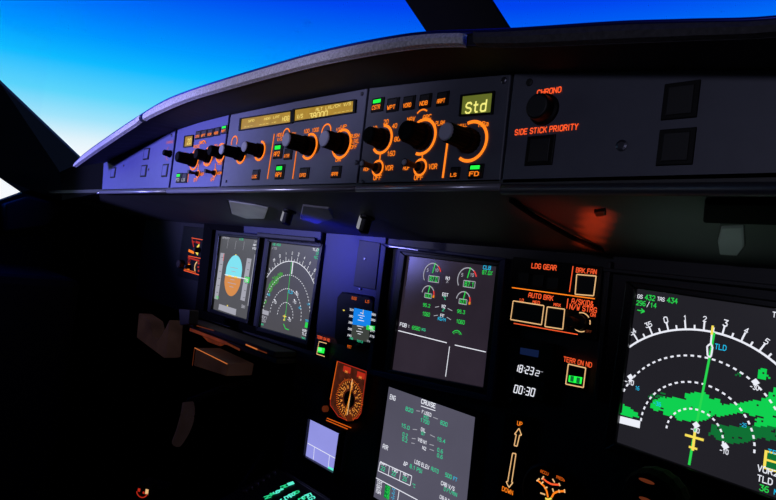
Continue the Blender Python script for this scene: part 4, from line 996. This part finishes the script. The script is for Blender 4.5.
# --- message display
t = thing('message_display', 'small lilac-blue screen with thin white dividing lines, left of the CRUISE screen', 'display screen', P.at(*ppx(322, 445)))
s = Screen(t, [(310.5, 418.3), (341.2, 433.2), (335.6, 472.5), (305.7, 455.6)], 'scr_dcdu', margins=(.006, .006, .008, .012))
def z7(x, y): return (290+x/6.244, 410+y/6.244)
g = Geo(P); Ln(g, *z7(112, 207), *z7(292, 306), 'white', .7); Ln(g, *z7(154, 232), *z7(147, 309), 'white', .7); Ln(g, *z7(248, 285), *z7(240, 355), 'white', .7)
g.build('divider_line', s.scr)
g = Geo(P); poly_px(g, [z7(243, 352), z7(287, 374), z7(285, 388), z7(236, 362)], 'teal_key'); g.build('soft_key_label', s.scr)
for i in range(3):
    c_ = ppx(300.5-i*.9, 424+i*12); g = Geo(P); g.box(c_, .007, .010, -.002, .006, 'black2', .9); g.build('side_key', t, bevel=.001)

# --- landing gear / autobrake panel
t = thing('landing_gear_panel', 'black panel lettered LDG GEAR and AUTO BRK in glowing orange', 'control panel', P.at(*ppx(555, 330)))
g = Geo(P); g.prism([ppx(*q) for q in ((514, 257), (603, 267), (597, 341), (507.5, 325))], -.003, .002, 'black'); g.build('faceplate', t, bevel=.001)
BP = .002
def z8(x, y): return (505+x/5.56, 245+y/5.56)
def outlined(box, k='cream', w=.0013):
    q = [P.px(*p, BP) for p in box]
    g = Geo(P); g.prism(q, BP, BP+.003, 'black2', .95); b = g.build('push_button', t)
    g = Geo(P); g.path(q, w, k, BP+.0038, True); g.build('outline', b)
outlined([(578.4, 274.7), (597.8, 276.4), (595.2, 296), (576.8, 294.5)])
outlined([(515, 301), (545.7, 305.8), (543.2, 324.9), (512.4, 319.6)])
outlined([(549, 307), (566.4, 309.4), (564.4, 329.3), (546.6, 326.6)])
for i, q in enumerate(((525.5, 278.5), (540, 281), (554.5, 283.5))):
    c_ = ppx(*q); g = Geo(P); g.box(c_, .015, .014, BP, BP+.003, 'black2', .95); g.build('gear_lamp', t, bevel=.0006)
marks(t, [('LDG GEAR', 544.2, 266.8, 4.6, 'red', 25.5), ('BRK.FAN', 586.5, 271, 4.4, 'red', 21), ('AUTO BRK', 541, 296.6, 4.4, 'red', 25.5), ('LO', 522, 300, 2.6, 'red', 4), ('MED', 536.5, 302.4, 2.8, 'red', 7.5), ('MAX', 557.5, 305, 2.8, 'red', 7.5),
          ('A/SKID&', 582.7, 302.4, 4.8, 'red', 22.5), ('N/W STRG', 583.2, 308.4, 5, 'red', 28), ('ON', 593.2, 315, 3, 'red', 5.5), ('OFF', 589, 331.5, 2.4, 'edge_dim', 6),
          ('-', 573.3, 266.2, 569.7, 292, 'red', 1), ('-', 512.2, 287.6, 595, 298.8, 'orange', 1), ('-', 568.3, 298.5, 567, 308.5, 'red', 1), ('-', 514, 323.3, 578, 334.5, 'red', .9),
          ('o', 581.4, 322.2, 9.6, -20, 95, 'cream', 1.1), ('o', 581.4, 322.2, 9.6, 150, 285, 'cream', 1.1)], P, BP)
c_ = ppx(581.4, 322.4); g = Geo(P); g.lathe(c_, [(.0085, BP), (.0085, BP+.006), (.004, BP+.008), (.004, BP+.018), (.006, BP+.02), (.005, BP+.026)], 'black2', 20); g.build('toggle_switch', t)
screw(t, 590.5, 319, .0015, P, BP); screw(t, 597, 337, .0015, P, BP)

# --- clock
t = thing('clock', 'black digital clock reading 18:23 above 00:30', 'clock', P.at(*ppx(528, 395)))
g = Geo(P); g.prism([ppx(*q) for q in ((509, 336), (556, 344), (550, 404), (502, 394))], -.003, .003, 'black', .98); cf = g.build('case', t, bevel=.0015)
g = Geo(P); g.prism([ppx(*q) for q in ((522, 347.5), (540.5, 350.5), (539.5, 357.5), (521.5, 354))], .0025, .0034, 'dimblue'); g.build('date_window', t)
def seven(g, tx, x0, y0, x1, y1, h, k):
    """seven-segment digits between two photo points on the panel"""
    SEG = {'0': 'abcdef', '1': 'bc', '2': 'abged', '3': 'abgcd', '8': 'abcdefg', '4': 'fgbc', '5': 'afgcd', '-': 'a'}
    a, b = P.px(x0, y0, .003), P.px(x1, y1, .003); H = h*P.hs(x0, y0)
    n = sum(.45 if ch == ':' else 1 for ch in tx); st = (b[0]-a[0])/n; dyy = (b[1]-a[1])/n; pos = 0
    for ch in tx:
        adv = .45 if ch == ':' else 1; x = a[0]+st*pos; y = a[1]+dyy*pos; w = st*.62; pos += adv
        sl = H*.06
        p = {'tl': (x+sl, y+H/2), 'tr': (x+w+sl, y+H/2), 'ml': (x, y), 'mr': (x+w, y), 'bl': (x-sl, y-H/2), 'br': (x+w-sl, y-H/2)}
        if ch == ':':
            g.rect((x+st*.1, y+H*.2), H*.13, H*.13, k, .0042); g.rect((x+st*.1, y-H*.22), H*.13, H*.13, k, .0042); continue
        S = {'a': ('tl', 'tr'), 'b': ('tr', 'mr'), 'c': ('mr', 'br'), 'd': ('bl', 'br'), 'e': ('ml', 'bl'), 'f': ('tl', 'ml'), 'g': ('ml', 'mr')}
        for s_ in SEG[ch]: g.line(p[S[s_][0]], p[S[s_][1]], H*.13, k, .0042)
g = Geo(P); seven(g, '18:23', 515.8, 367.5, 535.5, 371.5, 7, 'white'); seven(g, '2', 536.3, 372.8, 541.8, 374, 5.2, 'white'); seven(g, '-', 540.5, 372.8, 545, 373.5, 3, 'grey_w'); seven(g, '00:30', 515, 388.5, 536.8, 392.8, 7.6, 'white'); g.build('digits', cf)
for q in ((515, 378), (546, 384), (513, 400), (544, 398)):
    g = Geo(P); g.lathe(ppx(*q), [(.003, .0025), (.003, .006), (.0024, .007)], 'black2', 12); g.build('set_button', t)

# --- gear lever placard, gear lever
t = thing('lever_placard', 'black placard with outlined orange arrows marked UP and DOWN', 'placard', P.at(*ppx(514, 492)))
g = Geo(P); g.prism([ppx(*q) for q in ((506, 412), (532, 417), (524, 500), (497, 497))], -.003, .002, 'black'); g.build('plate', t, bevel=.001)
g = Geo(P, .002)
def aw(pts): g.path([P.px(*z9(*q), .002) for q in pts], .0013, 'cream', .0006, True)
def z9(x, y): return (490+x/5.56, 410+y/5.56)
aw(((136, 197), (148, 136), (138, 134), (163, 102), (177, 140), (166, 140), (152, 201)))
aw(((127, 240), (146, 243), (122, 402), (129, 403), (107, 430), (91, 398), (100, 398)))
for tx, q, h, w in (('UP', (167, 76), 4, 5.4), ('DOWN', (99, 448), 4.2, 11.5)):
    p_ = z9(*q); g.text(tx, P.px(*p_, .002), h*P.hs(*p_), 'orange', w=P.size(*p_, w, 1)[0], n=.0006)
g.build('marking', t)
t = thing('gear_lever', 'black round-headed lever with two painted faint orange glints below the large right screen', 'lever', P.at(*ppx(662, 498)))
LV = Plane((0, .52, 0), (1, 0, 0), (0, 0, 1))
c_ = LV.px(656, 499)
M['lever'] = mat('dim_black_rubber', (20, 15, 14), .8, spec=.15)
g = Geo(LV); g.lathe(c_, [(.014, -.018), (.023, -.014), (.026, -.005), (.026, .006), (.023, .014), (.012, .019)], 'lever', 36, .03); g.build('wheel_knob', t, smooth=False)
g = Geo(LV); g.disc(LV.px(656, 477.5), .0065, 'edge_dim', n=.0195, ry=.0016); g.disc(LV.px(655, 495.5), .0055, 'edge_dim', n=.0195, ry=.0016); g.build('painted_glint', t)  # orange highlights on the lever, painted as glowing discs
tube([LV.at(c_[0], c_[1], -.01), Vector((c_[0], YP+.01, c_[1]-.01))], .007, 'lever', 'lever_arm', t)

# --- triple brake pressure gauge
t = thing('brake_gauge', 'round black gauge with two orange curved scales beside the DOWN arrow', 'gauge', P.at(*ppx(550, 492)))
cc = ppx(549, 494); g = Geo(P); g.lathe(cc, [(.033, -.002), (.033, .003), (.030, .005), (.030, .003)], 'black', 36); g.build('case', t)
g = Geo(P, .003)
def zpl(pts, k, w=.0016): g.path([P.px(*z9(*q), .003) for q in pts], w, k, .001)
zpl(((265, 388), (285, 405), (305, 425), (318, 450), (325, 485)), 'orange', .002); zpl(((345, 485), (358, 462), (380, 452), (418, 450)), 'orange', .002); zpl(((295, 378), (318, 398), (345, 412), (390, 415)), 'red', .002)
for a_, b_ in (((262, 395), (278, 380)), ((285, 412), (300, 398)), ((305, 435), (322, 428)), ((290, 385), (302, 368)), ((350, 382), (362, 402)), ((385, 405), (392, 422)), ((350, 435), (356, 455)), ((385, 442), (388, 460)), ((416, 440), (418, 460)), ((282, 460), (310, 470))): zpl((a_, b_), 'cream', .0016)
for tx, q, w in (('ACCU', (305, 347), 8.5), ('PRESS', (395, 380), 9)):
    p_ = z9(*q); g.text(tx, P.px(*p_, .003), 2.8*P.hs(*p_), 'orange_soft', w=P.size(*p_, w, 1)[0], n=.001)
zpl(((310, 490), (325, 497), (345, 490)), 'yellow', .002)
g.build('scale', t)

# --- small lit panel at far left
t = thing('lighting_panel', 'small dark panel with dense red-orange lit markings, left of the attitude screen', 'control panel', P.at(*ppx(195, 270)))
g = Geo(P); g.prism([ppx(*q) for q in ((184, 226), (213, 229), (206, 283), (177, 276))], -.003, .001, 'black'); g.build('faceplate', t, bevel=.001)
def za(x, y): return (160+x/8.34, 225+y/8.34)
g = Geo(P, .001)
def zl(a_, b_, k, w=.0016): g.line(P.px(*za(*a_), .001), P.px(*za(*b_), .001), w, k, .0006)
zl((392, 50), (380, 122), 'cream', .006); zl((265, 108), (405, 132), 'red'); zl((270, 120), (283, 184), 'rmi_red', .004); zl((238, 258), (372, 285), 'red'); zl((235, 270), (330, 300), 'rmi_red', .004); zl((200, 378), (366, 428), 'red', .002); zl((205, 368), (300, 395), 'orange_soft', .002)
zl((330, 165), (310, 190), 'yellow', .006); zl((300, 220), (318, 245), 'yellow', .006); zl((240, 212), (285, 232), 'orange', .006); zl((245, 325), (238, 372), 'orange', .012)
zl((300, 140), (335, 152), 'rmi_red', .005); zl((360, 155), (405, 158), 'rmi_red', .003); zl((268, 140), (290, 142), 'rmi_red', .003); zl((375, 245), (388, 258), 'grey_w', .003); zl((318, 320), (330, 322), 'rmi_red', .004); zl((315, 350), (328, 352), 'rmi_red', .004); zl((318, 380), (330, 385), 'rmi_red', .004); zl((205, 345), (230, 355), 'orange_soft', .004)
g.arc(P.px(*za(310, 350), .001), .011, -150, -10, .004, 'cream', n=.0008); g.arc(P.px(*za(245, 300), .001), .005, 0, 360, .002, 'rmi_red', n=.0008)
g.build('marking', t)
for q, r in (((255, 350), .005), ((330, 210), .006), ((195, 328), .010)):
    g = Geo(P); g.lathe(P.px(*za(*q)), [(r, .001), (r, .012), (r*.8, .014)], 'brown' if r > .009 else 'black2', 18, .05); g.build('dimmer_knob', t)

# ------------------------------------------------------------------ below the panel, left side
t = thing('sliding_table', 'dark folding table stowed under the two left screens, orange glints painted on its edges', 'table', (-1.1, .55, -.19))
TY = .54; TP = Plane((0, TY, 0), (1, 0, 0), (0, 0, 1))
def tpx(x, y): return TP.px(x, y)
def zb_(x, y): return (120+x/4.565, 300+y/4.565)
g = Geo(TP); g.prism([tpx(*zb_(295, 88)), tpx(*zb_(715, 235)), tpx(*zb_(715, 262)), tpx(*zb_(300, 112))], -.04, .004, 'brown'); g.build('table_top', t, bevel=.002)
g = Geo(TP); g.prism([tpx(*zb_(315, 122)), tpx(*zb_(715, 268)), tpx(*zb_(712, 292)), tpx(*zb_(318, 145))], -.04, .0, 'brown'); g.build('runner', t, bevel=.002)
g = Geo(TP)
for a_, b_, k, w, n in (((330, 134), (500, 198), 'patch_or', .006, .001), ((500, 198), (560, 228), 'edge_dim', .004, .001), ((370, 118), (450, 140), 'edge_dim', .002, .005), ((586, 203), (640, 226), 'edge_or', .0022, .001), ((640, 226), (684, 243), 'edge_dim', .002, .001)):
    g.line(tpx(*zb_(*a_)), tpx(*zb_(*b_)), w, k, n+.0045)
g.build('lit_edge', t)  # orange highlights along the table edges, painted as glowing lines
t = thing('footrest_box', 'dim box with an amber glint painted along its top edge under the stowed table', 'footrest', (-1.0, .5, -.27))
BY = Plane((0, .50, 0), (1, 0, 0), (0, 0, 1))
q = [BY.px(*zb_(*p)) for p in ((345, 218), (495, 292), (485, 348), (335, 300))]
g = Geo(BY); g.prism(q, -.05, .0, 'glow_brown'); g.build('box_body', t, bevel=.002)
g = Geo(BY); g.line(q[0], q[1], .0016, 'edge_or', .002); g.line(q[0], q[3], .002, 'edge_dim', .002); g.build('lit_edge', t)  # amber highlights on the box edges, painted as glowing lines
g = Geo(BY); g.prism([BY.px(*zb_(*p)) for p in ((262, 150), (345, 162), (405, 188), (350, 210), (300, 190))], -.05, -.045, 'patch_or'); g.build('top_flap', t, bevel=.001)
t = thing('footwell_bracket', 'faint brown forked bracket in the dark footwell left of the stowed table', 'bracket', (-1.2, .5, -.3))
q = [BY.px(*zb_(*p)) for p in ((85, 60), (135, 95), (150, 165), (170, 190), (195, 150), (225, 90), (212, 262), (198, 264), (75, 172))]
g = Geo(BY); g.prism(q, -.03, .0, 'brown_dim_glow'); g.build('bracket_plate', t, bevel=.002)
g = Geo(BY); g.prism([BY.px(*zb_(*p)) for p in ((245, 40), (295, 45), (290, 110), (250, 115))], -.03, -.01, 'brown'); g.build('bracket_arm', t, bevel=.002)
# rudder pedals: padded plate + arm, mostly lost in the dark
def zc(x, y): return (100+x/4.545, 390+y/4.545)
PD = Plane((0, .46, 0), (1, 0, 0), (0, 0, 1))
pts = [PD.at(*PD.px(*zc(*q))) for q in ((400, 55), (400, 95), (392, 140), (375, 190), (350, 240))]
t = thing('grab_handle', 'faint curved handle hanging in the dark footwell at lower left', 'handle', pts[0])
M['handle'] = mat('mauve_rubber_dim_glow', (52, 38, 40), .8, emit=(36, 26, 26), es=.4, noise=.4, nscale=14)  # faint emission painted in so the grip shows in the dark
tube(hermite([tuple(p) for p in pts], 5), [.009+.003*math.sin(math.pi*i/20) for i in range(21)], 'handle', 'grip', t, 12)
tube([pts[0], pts[0]+Vector((0, .06, .02)), pts[0]+Vector((0, .12, .03))], .006, 'fascia_far', 'mount', t)
t = thing('pedal', 'unlit black rudder pedal deep in the left footwell', 'pedal', (-1.05, .62, -.62))
o = wbox('pedal_pad', -1.11, -1.0, .60, .63, -.66, -.52, 'black2', t, bevel=.008)
tube([(-1.055, .63, -.56), (-1.055, .74, -.40)], .012, 'black2', 'pedal_arm', t)
# tiny red knob low on the left
t = thing('indicator_knob', 'tiny red-lit knob in the dark at the bottom left', 'knob', (ray(144.5, 490)*(1.25/ray(144.5, 490).length)))
c0 = ray(144.5, 490)*(1.25/ray(144.5, 490).length)
KN = Plane(c0, (.8, .6, 0), (0, 0, 1))
g = Geo(KN); g.lathe((0, 0), [(.016, -.02), (.016, .0), (.012, .006)], 'brown', 20, .05); g.build('knob_body', t)
g = Geo(KN, .006); g.rect((-.007, .001), .005, .006, 'rmi_red'); g.rect((.009, .001), .006, .009, 'cream'); g.rect((.003, -.002), .004, .004, 'rmi_red'); g.arc((0, 0), .011, 100, 260, .002, 'rmi_red'); g.build('lit_marks', t)
g = Geo(KN); g.box((0, -.06), .06, .12, -.06, -.02, 'shell', 1); g.build('mounting_post', t, bevel=.004)

# ------------------------------------------------------------------ pedestal and keyboard unit
t = thing('centre_pedestal', 'black centre pedestal sloping back from the lower screens', 'pedestal', (-.5, .4, -.9))
KY = Plane(K.O, K.U, K.V)
g = Geo(KY); g.prism([(-.03, .02), (.53, .02), (.53, -.8), (-.03, -.8)], -.35, -.012, 'black2'); g.build('pedestal_body', t, bevel=.004)
t = thing('flight_computer_keypad', 'keypad unit with glowing teal and green characters at the bottom, below the lilac screen', 'keypad', KY.at(.08, -.05))
k0 = KY.px(283, 470); kk_ = KY.px(345, 500)
x0 = KY.px(279, 474)[0]; yt = KY.px(285, 474)[1]
g = Geo(KY); g.prism([(x0-.012, yt), (x0+.16, yt), (x0+.16, yt-.24), (x0-.012, yt-.24)], -.012, .004, 'black'); g.build('case', t, bevel=.003)
def zk(x, y): return (230+x/5.97, 460+y/5.97)
g = Geo(KY)
def seg(a_, b_, k, w):
    g.line(KY.px(*zk(*a_), .004), KY.px(*zk(*b_), .004), w, k, .005)
# text rows of the glowing page, laid along the unit
chars = [((363, 145), 'teal_key', 'I'), ((322, 163), 'teal_key2', 'M'), ((298, 180), 'teal_key', '1'), ((278, 196), 'teal_key', '9'), ((250, 208), 'teal_key2', '4'), ((225, 225), 'teal_key2', 'N'),
         ((395, 198), 'teal_key2', 'A'), ((370, 212), 'teal_key', 'B'), ((345, 226), 'teal_key', 'E'), ((468, 215), 'teal_key', 'F'), ((448, 226), 'teal_key', 'C'), ((488, 232), 'teal_key', 'G'), ((430, 238), 'teal_key2', 'D'), ((320, 240), 'teal_key', 'J')]
for (q, k, ch) in chars:
    p_ = zk(*q); c_ = KY.px(*p_, .004)
    g.text(ch, c_, .0085, k, w=.0085, n=.0052, rot=-.3, bold=.06)
g.build('lit_character', t)
for i in range(6):
    x_, y_ = zk(262-i*34, 100+i*22); c_ = KY.px(x_, y_)
    gg = Geo(KY); gg.lathe(c_, [(.004, .003), (.004, .007), (.003, .008)], 'metal', 12); gg.build('line_key', t)
for i in range(5):
    for j in range(4):
        gg = Geo(KY); gg.box((x0+.04+i*.022, yt-.11-j*.028), .015, .016, .003, .007, 'black2', .9); gg.build('key', t, bevel=.001)

# ------------------------------------------------------------------ world
W = bpy.data.worlds.new('dusk_sky'); scene.world = W; W.use_nodes = True
nt = W.node_tree; nt.nodes.clear()
out = nt.nodes.new('ShaderNodeOutputWorld'); bg = nt.nodes.new('ShaderNodeBackground')
tcn = nt.nodes.new('ShaderNodeTexCoord')
# dusk band: brightness falls off along an axis leaning away from the sunset glow on the left
vm = nt.nodes.new('ShaderNodeVectorMath'); vm.operation = 'DOT_PRODUCT'
vm.inputs[1].default_value = (-.0384, -.0884, .9907)
rp = nt.nodes.new('ShaderNodeValToRGB')
nt.links.new(tcn.outputs['Generated'], vm.inputs[0]); nt.links.new(vm.outputs['Value'], rp.inputs['Fac'])
nt.links.new(rp.outputs['Color'], bg.inputs['Color']); nt.links.new(bg.outputs[0], out.inputs[0])
stops = [(0, (22, 26, 60)), (.02, (150, 160, 200)), (.04, (250, 252, 255)), (.12, (250, 252, 255)), (.145, (228, 245, 252)), (.175, (165, 230, 252)), (.21, (95, 215, 252)), (.255, (15, 188, 255)), (.29, (0, 155, 255)), (.33, (0, 118, 250)), (.36, (0, 92, 243)), (.385, (0, 68, 240)), (.5, (0, 50, 220)), (.9, (4, 26, 130))]
cr = rp.color_ramp
while len(cr.elements) > 1: cr.elements.remove(cr.elements[0])
for i, (e, c_) in enumerate(stops):
    pos = e
    el = cr.elements[0] if i == 0 else cr.elements.new(pos)
    el.position = pos; el.color = (*lin(c_), 1)
bg.inputs['Strength'].default_value = 1.0

# ------------------------------------------------------------------ lights
def area(name, loc, tgt, size, power, rgb, spread=None):
    d = bpy.data.lights.new(name, 'AREA'); d.energy = power; d.size = size; d.color = lin(rgb)
    if spread: d.spread = math.radians(spread)
    o = bpy.data.objects.new(name, d); COL.objects.link(o); o.location = loc
    o.rotation_euler = (Vector(tgt)-Vector(loc)).to_track_quat('-Z', 'Y').to_euler(); return o
def spot(name, loc, tgt, power, rgb, ang=40, blend=.8, r=.01):
    d = bpy.data.lights.new(name, 'SPOT'); d.energy = power; d.color = lin(rgb); d.spot_size = math.radians(ang); d.spot_blend = blend; d.shadow_soft_size = r
    o = bpy.data.objects.new(name, d); COL.objects.link(o); o.location = loc
    o.rotation_euler = (Vector(tgt)-Vector(loc)).to_track_quat('-Z', 'Y').to_euler(); return o
spot('side_window_light', (-1.60, -.50, .05), (-1.18, .40, .26), 60, (150, 150, 250), 46, .35, .05)
spot('added_cabin_fill', (-1.0, -.75, .18), (-.80, .40, .42), 27, (205, 203, 250), 44, .35, .05)  # unseen fill lamp added to brighten the trim and control faces
spot('added_cabin_fill', (-.1, -.8, .20), (-.20, .40, .42), 6, (205, 205, 240), 42, .35, .05)  # weaker unseen fill added for the right end
spot('added_blue_fill', P.at(*ppx(352, 250), .14), P.at(*ppx(352, 246)), 1.3, (28, 34, 255), 95, 1, .02)  # unseen lamp added in place of a blue screen reflection
for q, pw in (((588, 245), .35), ((590, 238), .6), ((592, 231), .9), ((594, 224), 1.1), ((596, 217), .9), ((598, 211), .5)):
    spot('added_amber_fill', U.at(*upx(*q), .05), U.at(*upx(*q)), pw*.34, (255, 66, 20), 44, 1, .003)  # row of added lamps shaping the orange streak on the underside
spot('added_amber_fill', U.at(*upx(560, 235), .10), U.at(*upx(558, 218)), .08, (255, 60, 30), 50, 1, .004)  # added lamp for the wider dim orange glow
spot('added_grey_fill', U.at(*upx(690, 240), .14), U.at(*upx(680, 232)), .10, (200, 235, 225), 80, 1, .02)  # added lamp that lifts the right underside to grey

for o in list(scene.objects):
    n_ = o.name.split('.')[0]
    if o.parent is None and o.get('category'):
        if n_ == 'map_light': o['group'] = 'small map lamps under the glareshield'
        elif n_ == 'glow_patch': o['group'] = 'added glowing patches under the glareshield'
        elif n_ == 'terrain_button': o['group'] = 'green-lit terrain buttons'
        elif n_ in ('warning_panel', 'display_control_panel', 'autopilot_panel'): o['group'] = 'control panels along the glareshield face'
        elif o['category'] == 'display screen': o['group'] = 'display screens on the instrument panel'
scene.view_settings.view_transform = 'Standard'
scene.view_settings.look = 'None'
scene.cycles.use_denoising = True
